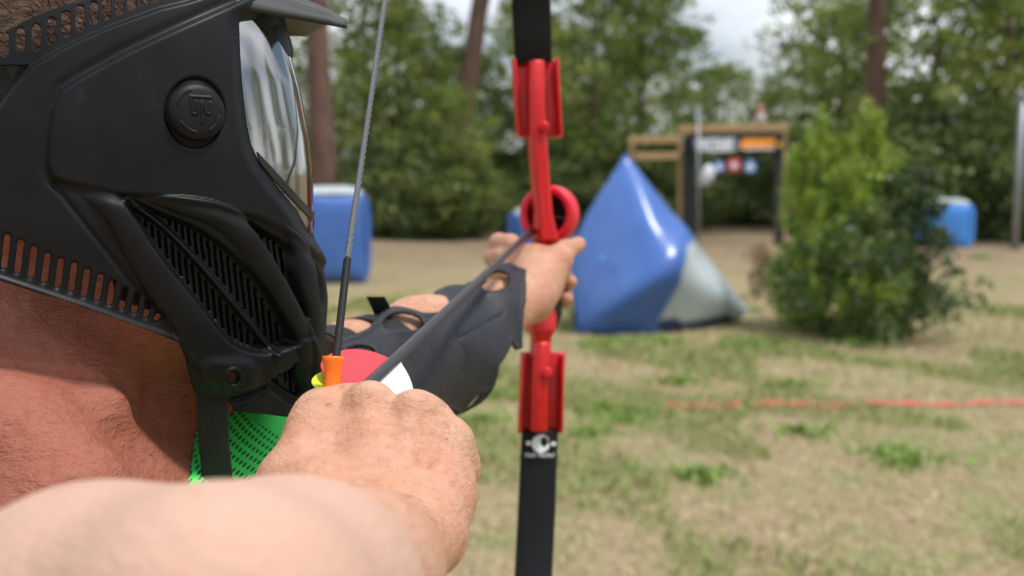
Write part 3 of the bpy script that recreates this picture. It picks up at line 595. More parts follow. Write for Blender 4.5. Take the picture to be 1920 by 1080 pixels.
b = MB(); b.tube([c+[-.01, 0, .23], c+[-.01, 0, .3], c+[-.01, 0, .37]], [.07, .095, .05], 14); b.build('head', mat('reddish_figure', (.42, .18, .13), .6), fg, True)
b = MB(); b.tube([c+[-.1, 0, .2], c+[-.085, 0, .1]], [.03, .02], 8); b.build('wing', mat('brown_figure', (.35, .14, .1), .6), fg, True)
# tape on the ground
V_ = []; Fq = []; xs_ = np.linspace(-.2, 5.4, 160)
tb = MB()
xx = np.linspace(.40, 5.6, 260); up = np.zeros_like(xx)
for a0, a1 in ((.40, .50), (.93, 1.40), (1.44, 2.1), (2.14, 2.74), (2.76, 3.6), (3.62, 5.6)): up = np.maximum(up, ss(a0-.03, a0+.02, xx)*ss(a1+.03, a1-.02, xx))
yy = 6.62+.02*np.sin(xx*2.3)+xx*.035; zz = gz(xx, yy)+.030*up-.045*(1-up)+.008*np.sin(xx*9); vs = []
for x, y, z in zip(xx, yy, zz): vs += [(x, y-.004, z-.014+.004*math.sin(x*13)), (x, y+.012, z+.004+.005*math.sin(x*29))]
tb.add(vs, [(2*i, 2*i+2, 2*i+3, 2*i+1) for i in range(len(xx)-1)])
o = tb.build('boundary_tape', mat('red_tape', (.62, .12, .09), .6), None, True); tag(o, 'thin red boundary tape lying across the grass', 'tape'); md = o.modifiers.new('thick', 'SOLIDIFY'); md.thickness = .0015
#@@BOW@@
# ------------------------------------------------------------------ bow
DB = 1.30
bow = empty('recurve_bow', tuple(P(1015, 590, DB)), 'red and black bow held upright at full draw by the outstretched hand', 'bow')
RX = np.array([1., 0, 0]); DV = dirW(0, 0, 1)
def sec(px, py, d, wpx, dep, yaw=0): 
    r = dirW(math.cos(yaw), 0, math.sin(yaw)); q = dirW(-math.sin(yaw), 0, math.cos(yaw)); return (P(px, py, d), r*wpx/2/F*d, q*dep/2)
YW = .30                                # the bow is turned slightly: its right flank shows
b = MB()
# upper pocket plate and fin, riser bar, lower grip, lower pocket
b.beam([sec(1002, 112, DB+.012, 88, .012, .05), sec(1006, 180, DB+.012, 88, .012, .05), sec(1012, 258, DB+.012, 88, .012, .05)])
b.beam([sec(964, 113, DB+.004, 7, .026, .05), sec(974, 257, DB+.004, 7, .026, .05)]); b.beam([sec(1043, 112, DB+.004, 7, .026, .05), sec(1050, 257, DB+.004, 7, .026, .05)])
b.build('limb_pocket', M['red'], bow, bevel=.0015)
b = MB(); b.beam([sec(1004, 116, DB-.012, 26, .026, YW), sec(1004, 200, DB-.015, 26, .026, YW), sec(1007, 262, DB-.015, 28, .026, YW), sec(1012, 330, DB-.012, 28, .026, YW), sec(1018, 400, DB-.008, 29, .026, YW), sec(1023, 452, DB-.006, 40, .034, YW)])
b.tube([P(1020, 238, DB-.006), P(1020, 238, DB-.034)], [.007, .006], 14); b.build('riser', M['red'], bow, bevel=.002)
b = MB(); b.beam([sec(1022, 440, DB+.005, 40, .03, YW), sec(1022, 470, DB+.02, 40, .034, YW), sec(1018, 540, DB+.02, 46, .036, YW), sec(1013, 600, DB, 50, .036, YW), sec(1013, 620, DB-.004, 46, .034, YW), sec(1014, 632, DB-.002, 32, .026, YW), sec(1014, 668, DB, 30, .026, YW)]); b.build('grip', M['red'], bow, bevel=.003)
b = MB(); b.beam([sec(1040, 530, DB+.012, 16, .026, YW), sec(1040, 590, DB+.004, 18, .026, YW), sec(1034, 618, DB+.004, 8, .02, YW)]); b.build('grip_panel', M['black'], bow, bevel=.003)
b = MB(); b.beam([sec(1018, 660, DB+.012, 84, .012, .05), sec(1015, 740, DB+.012, 84, .012, .05), sec(1013, 811, DB+.012, 86, .012, .05)])
b.beam([sec(982, 664, DB+.004, 7, .026, .05), sec(976, 810, DB+.004, 7, .026, .05)]); b.beam([sec(1054, 664, DB+.004, 7, .026, .05), sec(1051, 810, DB+.004, 7, .026, .05)])
b.build('limb_pocket', M['red'], bow, bevel=.0015)
b = MB(); b.beam([sec(1014, 640, DB-.004, 30, .03, YW), sec(1010, 700, DB-.014, 26, .026, YW), sec(1008, 808, DB-.012, 28, .026, YW)]); b.tube([P(1024, 700, DB-.0), P(1024, 700, DB-.03)], [.008, .007], 14); b.build('riser_foot', M['red'], bow, bevel=.002)
# limbs
def limb(pts, nm):
    b = MB(); b.beam([(P(px, py, d), dirW(1, 0, 0)*w_/2, dirW(0, .25, 1)*.0035) for px, py, d, w_ in pts]); return b.build(nm, M['limb'], bow, bevel=.0008)
limb([(1000, 118, DB+.002, .0435), (998, 60, DB-.004, .0443), (995, 0, DB-.012, .0450), (993, -80, DB-.03, .0445), (988, -260, DB-.09, .041), (980, -460, DB-.17, .034), (968, -680, DB-.26, .026), (955, -860, DB-.30, .018)], 'upper_limb')
limb([(1012, 806, DB+.002, .0422), (1010, 860, DB-.002, .0428), (1006, 960, DB-.014, .0432), (1000, 1080, DB-.03, .0428), (994, 1200, DB-.06, .041), (984, 1400, DB-.14, .036), (970, 1600, DB-.23, .028), (955, 1800, DB-.30, .018)], 'lower_limb')
# emblem on the lower limb: crescent disc, two wings, a line of tiny lettering
def printed(nm, polys):
    b = MB()
    for pl in polys:
        dd = lambda py: DB-.0055-.001-(py-812)*.0001
        f_ = [P(x, y, dd(y)) for x, y in pl]; g_ = [P(x, y, dd(y)+.0008) for x, y in pl]; k = len(pl)
        b.add(f_+g_, [tuple(range(k)), tuple(range(k, 2*k))[::-1]]+[(i, (i+1) % k, k+(i+1) % k, k+i) for i in range(k)])
    return b.build(nm, M['white'], bow)
oc = [(1014+17*math.cos(a), 832+17*math.sin(a)) for a in np.linspace(0.1, 2*math.pi-.35, 34)]; ic = [(1020+7*math.cos(a), 828+10*math.sin(a)) for a in np.linspace(2*math.pi-.35, .1, 34)]
printed('crescent_emblem', [[oc[i], oc[i+1], ic[32-i], ic[33-i]] for i in range(33)])
for x, y in ((991, 831), (1038, 832)): printed('emblem_wing', [[(x+5*math.cos(a), y+4*math.sin(a)) for a in np.linspace(0, 2*math.pi, 12, endpoint=False)]])
lt = []; RR = random.Random(3)
for i in range(13):
    x = 985+i*4.3
    if i == 5: continue
    lt += [[(x, 850), (x+1.3, 850), (x+1.3, 857), (x, 857)], [(x+1.4, 850+(i % 3)*2.6), (x+3.4, 850+(i % 3)*2.6), (x+3.4, 852+(i % 3)*2.6), (x+1.4, 852+(i % 3)*2.6)]]
printed('tiny_lettering', lt)
# ring rest with bristles
ax_ = dirW(.42, .05, 1); ax_ /= np.linalg.norm(ax_); rc = P(1030, 402, DB+.012)
u_ = np.cross(ax_, [0, 0, 1]); u_ /= np.linalg.norm(u_); v_ = np.cross(ax_, u_)
prof = [(.0320, -.011), (.0340, -.009), (.0343, .009), (.032, .012), (.0252, .012), (.0240, .009), (.0240, -.009), (.025, -.0115)]
vs = []; fs = []; K = 56
for i in range(K):
    a = 2*math.pi*i/K
    for r, z in prof: vs.append(rc+(u_*math.cos(a)+v_*math.sin(a))*r+ax_*z)
for i in range(K):
    for j in range(8): fs.append((i*8+j, i*8+(j+1) % 8, ((i+1) % K)*8+(j+1) % 8, ((i+1) % K)*8+j))
MB().add(vs, fs).build('ring_rest', M['redrub'], bow, True)
b = MB()
for i in range(150):
    a = 2*math.pi*i/150; d_ = u_*math.cos(a)+v_*math.sin(a); b.tube([rc+d_*.0252+ax_*(.002*(i % 5)-.004), rc+d_*.003+ax_*(.002*(i % 5)-.004)], .0006, 4, False)
b.tube([rc-ax_*.0, rc+ax_*.003], .0248, 40)
b.build('bristles', M['foam'], bow)
b = MB(); b.tube([rc+ax_*-.009+v_*.002, rc+ax_*-.009+u_*.0248+v_*.004], .0006, 6); b.build('rest_wire', M['string'], bow)
# bowstring
NK = P(622, 742, .632); TU = P(955, -852, DB-.305); TL = P(955, 1792, DB-.305)
top0 = P(625, 668, .634)
SP = P(722, 0, .86)
def lerp(a, b_, t): return a+(b_-a)*t
dU = (SP-top0)/np.linalg.norm(SP-top0); SP2 = top0+dU*1.02
# tip the string straight to the limb tip
sb = P(650, 482, .634+.226*(668-482)/668*.93)
sb = lerp(top0, SP, (top0[2]-sb[2])/(top0[2]-SP[2]))
b = MB(); 
def strand(b, p0, p1, r, tw, n_, ph, rr):
    t = (p1-p0); L = np.linalg.norm(t); t /= L; a = np.cross(t, [0, 1, 0]); a /= np.linalg.norm(a); c = np.cross(t, a)
    b.tube([p0+t*L*i/n_+(a*math.cos(ph+tw*L*i/n_)+c*math.sin(ph+tw*L*i/n_))*r for i in range(n_+1)], rr, 6, False)
for k in range(4): strand(b, sb, SP2, .0011, 260, 320, k*math.pi/2, .00105)
b.tube([SP2, TU], .002, 8)
b.tube([NK-(top0-NK)*.3, TL], .002, 8); b.build('bowstring', M['string'], bow, True)
b = MB(); t_ = sb-NK; L_s = np.linalg.norm(t_); t_ /= L_s; a = np.cross(t_, [0, 1, 0]); a /= np.linalg.norm(a); c = np.cross(t_, a)
b.tube([NK, sb], .0018, 10); nT = 95
b.tube([NK+t_*L_s*i/(nT*8)+(a*math.cos(i*math.pi/4)+c*math.sin(i*math.pi/4))*.0019 for i in range(nT*8+1)], .00062, 5, False); b.build('serving', M['serving'], bow, True)
b = MB(); tp = top0; bt = NK; q = (bt-tp); prof = [(-.006, .0030), (0, .0060), (.04, .0063), (.12, .0060), (.3, .0050), (.55, .0046), (.8, .0050), (1.0, .0056)]
b.tube([tp+q*s_ for s_, r in prof], [r for s_, r in prof], 28); b.build('finger_saver', M['orange'], bow, True)
# ------------------------------------------------------------------ arrow
an_ = P(645, 765, .628); ar = P(998, 432, DB+.01); ad_ = (ar-an_)/np.linalg.norm(ar-an_)
arrow = empty('arrow', tuple(an_), 'black arrow with red, white and yellow vanes drawn on the bow', 'arrow')
b = MB(); b.tube([an_, an_+ad_*.01, ar, ar+ad_*.06], .0039, 20); b.build('shaft', M['carbon'], arrow, True)
b = MB(); b.tube([an_-ad_*.014, an_+ad_*.001], [.0046, .0044], 16); b.build('nock', M['vane_red'], arrow, True)
b = MB(); e_ = ar+ad_*.06; b.tube([e_, e_+ad_*.012, e_+ad_*.02, e_+ad_*.06, e_+ad_*.07], [.006, .022, .026, .026, .02], 22); b.build('foam_tip', mat('dark_foam_tip', (.02, .02, .022), .9), arrow, True)
sx_ = np.cross(ad_, [0, 0, 1]); sx_ /= np.linalg.norm(sx_); sz_ = np.cross(sx_, ad_)
def vane(nm, ang, m_, h=.021, s0=.006, L=.072, shape=None):
    d_ = sx_*math.cos(ang)+sz_*math.sin(ang); nn = np.cross(ad_, d_); pr = shape or [(0, .3), (.06, .72), (.16, .95), (.34, 1.0), (.55, .9), (.75, .68), (.9, .38), (1, .0)]
    pr = [tuple(q) for q in np.clip(cat(pr, 6, False), 0, 1)]; vs = []
    for s_, h_ in pr:
        base = an_+ad_*(s0+L*s_)+d_*.0038
        vs += [base-nn*.0006, base+nn*.0006, base+d_*h*h_+nn*.0003, base+d_*h*h_-nn*.0003]
    fs = []
    for i in range(len(pr)-1):
        for j in range(4): fs.append((i*4+j, i*4+(j+1) % 4, (i+1)*4+(j+1) % 4, (i+1)*4+j))
    fs += [(0, 1, 2, 3), tuple(len(vs)-4+j for j in range(4))[::-1]]
    MB().add(vs, fs).build(nm, m_, arrow)
vane('red_vane', math.radians(180-38), M['vane_red'], .026, .014, .088); vane('white_vane', math.radians(-42), M['vane_white'], .029, .012, .098); vane('yellow_vane', math.radians(180-22), M['vane_yellow'], .024, .006, .070)
# ------------------------------------------------------------------ person
PB = {}
rh = [P(480, 700, .50), P(930, 1090, .68)]; lh = [P(900, 420, 1.18), P(1100, 620, 1.38)]
ps = [P(a, b_, d) for a in (490, 925) for b_ in (705, 1060) for d in (.5, .67)]; pl = [P(a, b_, d) for a in (905, 1100) for b_ in (425, 620) for d in (1.18, 1.37)]
ps, pl = np.array(ps), np.array(pl)
axx = axis(-.62, .13, .007, [(ps[:, 0].min(), ps[:, 0].max(), .0014), (pl[:, 0].min(), pl[:, 0].max(), .002), (-.4, -.13, .004)])
axy = axis(.16, 1.42, .006, [(ps[:, 1].min(), ps[:, 1].max(), .0015), (pl[:, 1].min(), pl[:, 1].max(), .002), (.62, .85, .004)])
axz = axis(.78, 1.80, .010, [(ps[:, 2].min(), ps[:, 2].max(), .0014), (pl[:, 2].min(), pl[:, 2].max(), .002), (1.25, 1.6, .004)])
Fd = Field([axx, axy, axz])
fh = dirW(.906, 0, .423); rhd = dirW(.423, 0, -.906); uh = dirW(0, 1, 0)      # head frame: forward, right, up
O = np.array(P(0, 0, 1)); O = P(960-.265/.72*F, 350+14, .72)
HR = [fh, rhd, uh]
def Hd(u, v, w_): return O+fh*u+rhd*v+uh*w_
# head
Fd.ell(Hd(-.012, 0, .055), HR, (.096, .068, .102), .02); Fd.ell(Hd(.04, 0, -.04), HR, (.058, .055, .075), .03)
Fd.cone(Hd(.085, 0, .0), Hd(.098, 0, -.018), .009, .013, .015); Fd.ell(Hd(.085, 0, -.095), HR, (.02, .028, .018), .02)
Fd.ell(Hd(.075, .03, .018), HR, (.013, .015, .012), .006); Fd.ell(Hd(.075, -.03, .018), HR, (.013, .015, .012), .006)
Fd.cone(Hd(.083, -.022, -.052), Hd(.083, .022, -.052), .008, .008, .008)
for sg in (1, -1): Fd.ell(Hd(-.012, sg*.070, -.005), HR, (.018, .006, .030), .006)
# neck
Fd.chain([P(130, 430, .755), P(120, 560, .745), P(115, 720, .715), P(100, 900, .70), P(60, 1080, .69)], [.050, .046, .047, .055, .085], .02)
Fd.chain([P(20, 520, .76), P(10, 720, .73), P(-20, 900, .70)], [.045, .055, .07], .03)
Fd.chain([P(250, 560, .755), P(258, 720, .755), P(185, 880, .73)], [.045, .038, .038], .008)
Fd.chain([P(330, 640, .79), P(370, 740, .80), P(265, 850, .80)], [.034, .023, .016], .02)
Fd.chain([P(60, 620, .69), P(200, 770, .672), P(255, 930, .70)], [.010, .009, .009], .016)     # sternomastoid cord
Fd.chain([P(-80, 760, .66), P(40, 840, .635), P(140, 930, .615)], [.03, .028, .03], .03)          # trapezius fold
# torso
SR = P(-270, 1300, .50); SL = P(425, 862, .84); NB = np.array([-.268, .665, 1.30])
TORSO = [(NB, NB-[0.02, 0, .10], .055, .11), (np.array([-.275, .57, 1.24]), np.array([-.265, .75, 1.24]), .115, .115), (np.array([-.30, .60, 1.1]), np.array([-.29, .72, 1.1]), .11, .11), (np.array([-.31, .66, 1.1]), np.array([-.32, .66, .92]), .13, .125), (np.array([-.32, .60, .92]), np.array([-.32, .72, .92]), .12, .12)]
for a, b_, r0, r1 in TORSO: Fd.cone(a, b_, r0, r1, .05)
Fd.cone(SL, NB+[0, .02, 0], .056, .05, .03); Fd.cone(SR, NB-[.02, .04, .04], .050, .05, .03)
# bow arm
EL = P(650, 702, .95); WL = P(992, 556, 1.215)
Fd.chain([SL, EL], [.056, .042], .02); Fd.chain([EL, lerp(EL, WL, .35), lerp(EL, WL, .8), WL], [.042, .041, .029, .027], .015)
# draw arm
ER = P(404, 1226, .31); WR = P(742, 1035, .527)
Fd.chain([SR, lerp(SR, ER, .5), lerp(SR, ER, .78), ER], [.058, .0540, .0535, .042], .02); Fd.chain([ER, lerp(ER, WR, .3), lerp(ER, WR, .7), WR], [.0435, .0405, .0305, .0262], .02)
# draw hand (right): metacarpals, knuckles, fingers hooked round the string, thumb
mcp = [P(600, 776, .612), P(694, 764, .608), P(776, 778, .603), P(842, 826, .597)]; car = [P(668, 985, .545), P(706, 1000, .54), P(748, 1010, .541), P(784, 1012, .546)]
rm = [.0122, .0126, .0118, .0106]
for a, c, r in zip(mcp, car, rm):
    Fd.cone(a+DV*.006, c+DV*.006, r*.94, r*1.40, .011)
Fd.chain([lerp(mcp[0], mcp[1], .5)+DV*.014, P(735, 980, .56)], [.0125, .022], .015); Fd.chain([lerp(mcp[2], mcp[3], .4)+DV*.012, P(775, 985, .56)], [.0115, .02], .015)
for i, (a, c, r) in enumerate(zip(mcp, car, rm)):
    Fd.ell(a-DV*.001+dirW(0, .001, 0), np.eye(3), (r*1.08, r*1.12, r*1.08), .004)
    Fd.cone(a-DV*.0095, lerp(a, c, .7)-DV*.0105, .0026, .0018, .008)         # extensor tendon
    k1 = a+dirW([-.004, -.002, .001, .004][i], -.016, .036); k2 = k1+dirW(0, -.026, -.004); k3 = k2+dirW(0, -.008, -.018)
    Fd.chain([a+DV*.004, k1, k2, k3], [r*.95, r*.82, r*.74, r*.62], .004)
Fd.ell(P(876, 880, .602), np.eye(3), (.0068, .0085, .010), .004)
Fd.chain([P(846, 850, .60), P(842, 930, .578), P(812, 1010, .55)], [.010, .0115, .0155], .012)        # edge of the hand
Fd.chain([P(705, 1005, .54), P(600, 945, .556), P(548, 915, .572), P(585, 850, .622), P(612, 822, .650)], [.020, .020, .0165, .0125, .0095], .012)
Fd.cone(P(575, 810, .60), P(560, 900, .575), .011, .013, .014)                                    # web towards the thumb
Fd.cone(P(815, 778, .586), P(795, 870, .566), .0030, .0015, .012, True)
# bow hand (left)
Fd.chain([WL, P(1004, 530, 1.24), P(1002, 500, 1.262)], [.027, .028, .024], .012); Fd.cone(P(965, 482, 1.275), P(1035, 494, 1.262), .016, .016, .012)
Fd.cone(P(1010, 540, 1.235), P(1050, 485, 1.25), .02, .015, .012)
Fd.chain([P(1042, 492, 1.252), P(1060, 470, 1.268), P(1084, 458, 1.292)], [.0150, .0115, .0090], .006)
Fd.chain([P(958, 458, 1.272), P(935, 455, 1.305), P(940, 470, 1.345), P(985, 478, 1.36)], [.0120, .0105, .0095, .0085], .005)
Fd.chain([P(945, 482, 1.272), P(925, 484, 1.305), P(950, 500, 1.345), P(1020, 512, 1.357), P(1050, 514, 1.345)], [.0120, .0105, .0098, .009, .0085], .005)
Fd.chain([P(950, 505, 1.265), P(932, 512, 1.30), P(955, 528, 1.34), P(1030, 536, 1.347), P(1062, 532, 1.318), P(1069, 528, 1.296)], [.0110, .010, .0098, .009, .0090, .0082], .004)
Fd.chain([P(958, 528, 1.262), P(942, 540, 1.30), P(965, 555, 1.335), P(1028, 564, 1.342), P(1057, 564, 1.315), P(1063, 560, 1.294)], [.0105, .0095, .009, .0085, .0084, .0076], .004)
person = empty('person', (-.31, .66, 0), 'archer in a green vest seen from behind the shoulder, drawing the bow at full draw', 'person')
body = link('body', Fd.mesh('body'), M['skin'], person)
# fine body hair on the edge of the draw hand
co_ = np.empty(len(body.data.vertices)*3, np.float32); body.data.vertices.foreach_get('co', co_); co_ = co_.reshape(-1, 3); no_ = np.array([v.normal[:] for v in body.data.vertices])
hx_, hy_ = pix(co_); dd_ = co_[:, 1]*cT-(co_[:, 2]-CAMH)*sT
cand = np.nonzero((hx_ > 560) & (hx_ < 905) & (hy_ > 740) & (hy_ < 1060) & (dd_ < .63) & (dd_ > .45) & (no_[:, 1] < .35) & ((hx_ > 800) | (hy_ > 900)))[0]
hb_ = MB()
for i in RNG.choice(cand, 420):
    p, n2 = co_[i], no_[i]; t = dirW(.5, -.3, -.6)+RNG.normal(0, .35, 3); t -= n2*(t@n2); t /= np.linalg.norm(t); l = RNG.uniform(.003, .008)
    hb_.tube([p, p+t*l*.5+n2*l*.25, p+t*l+n2*l*.3], [.00006, .00005, .00002], 3, False)
hb_.build('fine_hair', mat('fine_brown_hair', (.22, .12, .07), .6), person, True)['kind'] = 'stuff'
# hair: short cropped cap on the skull, ends above the neck
hx = Field([axis(-.46, -.08, .004, []), axis(.55, .95, .004, []), axis(1.42, 1.80, .004, [])])
hx.ell(Hd(-.016, 0, .061), HR, (.100, .0735, .105), .01); hx.ell(Hd(.10, 0, .0), HR, (.075, .12, .12), .02, True); hx.ell(Hd(.0, 0, -.09), HR, (.09, .12, .085), .02, True)
hm = hx.mesh('hair'); link('hair', hm, M['brown_hair'], person)
hc_ = np.empty(len(hm.vertices)*3, np.float32); hm.vertices.foreach_get('co', hc_); hc_ = hc_.reshape(-1, 3); hn_ = np.array([v.normal[:] for v in hm.vertices]); q_ = RNG.choice(len(hc_), 9000)
hd_ = hn_[q_]*.5+(uh*.5-fh*.6)[None]+RNG.normal(0, .3, (9000, 3)); hd_ /= np.linalg.norm(hd_, axis=1)[:, None]; ln_ = RNG.uniform(.006, .013, 9000)[:, None]; sv_ = np.cross(hd_, unit(9000)); sv_ /= np.linalg.norm(sv_, axis=1)[:, None]
hq = quads('hair_strands', hc_[q_]+hd_*ln_*.6, hd_*ln_, sv_*.00035, RNG.uniform(0, 1, 9000))
link('hair_strands', hq, leafmat('hair_strand', [(.04, .02, .012), (.10, .055, .033), (.20, .12, .075)], .5, .1), person, False)['kind'] = 'stuff'
# vest
gv = mat('green_vest_fabric', (.02, .60, .08), .75); N, L, b_ = nodes(gv)
t = N.new('ShaderNodeTexCoord'); vo = N.new('ShaderNodeTexVoronoi'); vo.voronoi_dimensions = '2D'; vo.inputs['Scale'].default_value = 330; vo.inputs['Randomness'].default_value = .04
mpv = N.new('ShaderNodeMapping'); mpv.inputs['Rotation'].default_value = (0, 0, .785); sp0 = N.new('ShaderNodeSeparateXYZ'); cb0 = N.new('ShaderNodeCombineXYZ'); L.new(t.outputs['Object'], sp0.inputs[0]); L.new(sp0.outputs[0], cb0.inputs[0]); L.new(sp0.outputs[2], cb0.inputs[1]); L.new(cb0.outputs[0], mpv.inputs[0]); L.new(mpv.outputs[0], vo.inputs['Vector'])
sp = N.new('ShaderNodeSeparateXYZ'); L.new(t.outputs['Object'], sp.inputs[0])
seamp0, seamp1 = P(400, 782, .74), P(540, 905, .74)
ddx, ddz = seamp1[0]-seamp0[0], seamp1[2]-seamp0[2]
m1 = N.new('ShaderNodeMath'); m1.operation = 'MULTIPLY'; m1.inputs[1].default_value = ddz/ddx; L.new(sp.outputs[0], m1.inputs[0])
m2 = N.new('ShaderNodeMath'); m2.operation = 'SUBTRACT'; L.new(sp.outputs[2], m2.inputs[0]); L.new(m1.outputs[0], m2.inputs[1])
m3 = N.new('ShaderNodeMath'); m3.operation = 'LESS_THAN'; m3.inputs[1].default_value = seamp0[2]-seamp0[0]*ddz/ddx; L.new(m2.outputs[0], m3.inputs[0])
hole = N.new('ShaderNodeMath'); hole.operation = 'LESS_THAN'; hole.inputs[1].default_value = .30; L.new(vo.outputs['Distance'], hole.inputs[0])
both = N.new('ShaderNodeMath'); both.operation = 'MULTIPLY'; L.new(hole.outputs[0], both.inputs[0]); L.new(m3.outputs[0], both.inputs[1])
wv = ramp(gv, tex(gv, 25, 3), [(.3, (.04, .74, .12)), (.7, (.06, .88, .16))]); setc(gv, mixc(gv, both.outputs[0], wv, (.008, .13, .025))); bump(gv, tex(gv, 30, 3), .4, .004); bump(gv, tex(gv, 900, 2), .3, .0004)
vf = Field([axis(-.50, -.06, .006, []), axis(.42, .98, .006, []), axis(.82, 1.50, .006, [])])
for a, b2, r0, r1 in TORSO[1:-1]: vf.cone(a, b2, r0+.008, r1+.010, .05)
vf.cone(NB-[.02, 0, .02], NB-[.02, 0, .10], .080, .12, .05); vf.cone(SL, NB+[0, .02, .01], .064, .060, .03); vf.cone(lerp(SL, EL, .25), SL, .056, .064, .01)
vf.ell(P(110, 800, .70), np.eye(3), (.078, .095, .115), .012, True); vf.cone(SR, SR+[.02, .02, .1], .085, .085, .01, True)
link('vest', vf.mesh('vest'), gv, person)
tf = Field([axis(-.55, -.1, .008, []), axis(.25, 1.25, .008, []), axis(.05, 1.02, .009, [])])
tf.cone([-.32, .62, .95], [-.32, .70, .95], .128, .128, .03)
for sy in (-1, 1): tf.chain([np.array([-.32, .66+sy*.08, .88]), np.array([-.30, .66+sy*.19, .5]), np.array([-.32, .66+sy*.29, .12])], [.098, .075, .065], .03)
link('trousers', tf.mesh('trousers'), varied('dark_trousers', (.03, .035, .05), (.05, .055, .075), 30, .85, .5, .004), person)
for sy in (-1, 1):
    sf = Field([axis(-.45, .02, .006, []), axis(.66+sy*.29-.09, .66+sy*.29+.09, .006, []), axis(-.02, .16, .006, [])])
    sf.chain([np.array([-.35, .66+sy*.29, .045]), np.array([-.22, .66+sy*.29, .038]), np.array([-.13, .66+sy*.29, .032])], [.042, .042, .034], .02); sf.cone([-.33, .66+sy*.29, .06], [-.32, .66+sy*.29, .11], .045, .048, .02)
    link('shoe', sf.mesh('shoe'), mat('dark_shoe', (.03, .03, .03), .6), person)
# ------------------------------------------------------------------ arm guard
ag = empty('arm_guard', tuple(lerp(EL, WL, .5)), 'black leather arm guard with cut-outs and straps on the bow forearm', 'arm guard')
cen = [P(560, 752, .88), P(700, 712, .975), P(830, 668, 1.07), P(925, 618, 1.14), P(1000, 574, 1.205)]; rad = [.056, .057, .057, .052, .049]
nt_, na_ = 300, 360; cc = cat(cen, 75, False)[:-1][:nt_]; rr = np.interp(np.linspace(0, 4, len(cc)), range(5), rad)
tt = np.gradient(cc, axis=0); tt /= np.linalg.norm(tt, axis=1)[:, None]; uu = np.cross(tt, [0, 0, 1.]); uu /= np.linalg.norm(uu, axis=1)[:, None]; vv = np.cross(uu, tt)
aa = np.linspace(-math.pi, math.pi, na_); 
AV = cc[:, None]+rr[:, None, None]*(uu[:, None]*np.cos(aa)[None, :, None]+vv[:, None]*np.sin(aa)[None, :, None])
nrm = (uu[:, None]*np.cos(aa)[None, :, None]+vv[:, None]*np.sin(aa)[None, :, None])
wob = .0018*np.sin(np.arange(len(cc))[:, None]*.05+aa[None]*3)+.0012*np.sin(np.arange(len(cc))[:, None]*.09-aa[None]*5)
X, Y = pix(AV); 
panel = [(986, 505), (981, 560), (977, 652), (962, 655), (955, 642), (925, 685), (915, 725), (897, 732), (862, 772), (800, 760), (700, 790), (640, 740), (597, 715), (596, 668), (640, 640), (690, 618), (712, 598), (738, 584), (790, 594), (828, 590), (842, 572), (815, 560), (828, 547), (872, 544), (905, 508), (935, 496), (962, 500)]
s1 = sd(X, Y, panel, False); toc = -(np.einsum('ijk,ijk->ij', nrm, AV-np.array([0, 0, CAMH])))
hole1 = sd(X, Y, [(903, 545), (915, 520), (938, 512), (952, 522), (948, 545), (925, 552)]); hole2 = sd(X, Y, [(716, 612), (735, 598), (775, 600), (790, 614), (775, 624), (730, 624)]); hole3 = sd(X, Y, [(645, 662), (668, 650), (692, 652), (700, 664), (680, 672), (650, 672)])
inside = (s1 > 0) & (hole1 < 0) & (hole2 < 0) & (hole3 < 0)
hl = np.maximum.reduce([hole1, hole2, hole3]); rim = np.exp(-((np.minimum(s1, -hl)-3)/3.5)**2)*.0012
st_ = np.minimum.reduce([dist_line(X, Y, cat(q, 8, False)) for q in ([(848, 632), (868, 668), (866, 700)], [(850, 640), (900, 612), (940, 590)])])
AV2 = AV+nrm*(wob+rim-.0016*np.exp(-(st_/3.5)**2))[..., None]
kf = inside & (toc > -.15)
fk = kf[:-1, :-1] & kf[1:, 1:] & kf[:-1, 1:] & kf[1:, :-1]
Vc, Fc, _ = compact(AV2.reshape(-1, 3), grid_faces(AV2.shape[0], na_, fk)); o = link('panel', mesh_np('panel', Vc, Fc), M['leather'], ag); md = o.modifiers.new('t', 'SOLIDIFY'); md.thickness = .003; md.offset = -1
# straps round the back of the arm
def strap_ring(i, wd, nm, a0=0, a1=2*math.pi, rs=.97, mt='strap'):
    b = MB(); K = 40; c = cc[i]; t = tt[i]; u, v = uu[i], vv[i]; secs = []
    for k in range(K+1):
        a = a0+(a1-a0)*k/K; n2 = u*math.cos(a)+v*math.sin(a); secs.append((c+n2*rr[i]*rs, t*wd/2, n2*.0012))
    b.beam(secs); b.build(nm, M[mt], ag)
strap_ring(150, .022, 'strap', rs=.985); strap_ring(72, .026, 'strap', rs=.98); strap_ring(28, .03, 'strap', rs=.97)
b = MB(); b.beam([sec(722, 600, .985, 34, .003, 0), sec(716, 580, .975, 36, .003, 0), sec(704, 556, .965, 34, .003, 0)]); b.build('strap_end', M['strap'], ag)
b = MB(); b.beam([sec(612, 668, .93, 30, .004, 0), sec(650, 640, .95, 30, .004, 0), sec(690, 625, .965, 26, .004, 0), sec(735, 600, .985, 20, .004, 0)]); b.build('strap_end', M['strap'], ag)
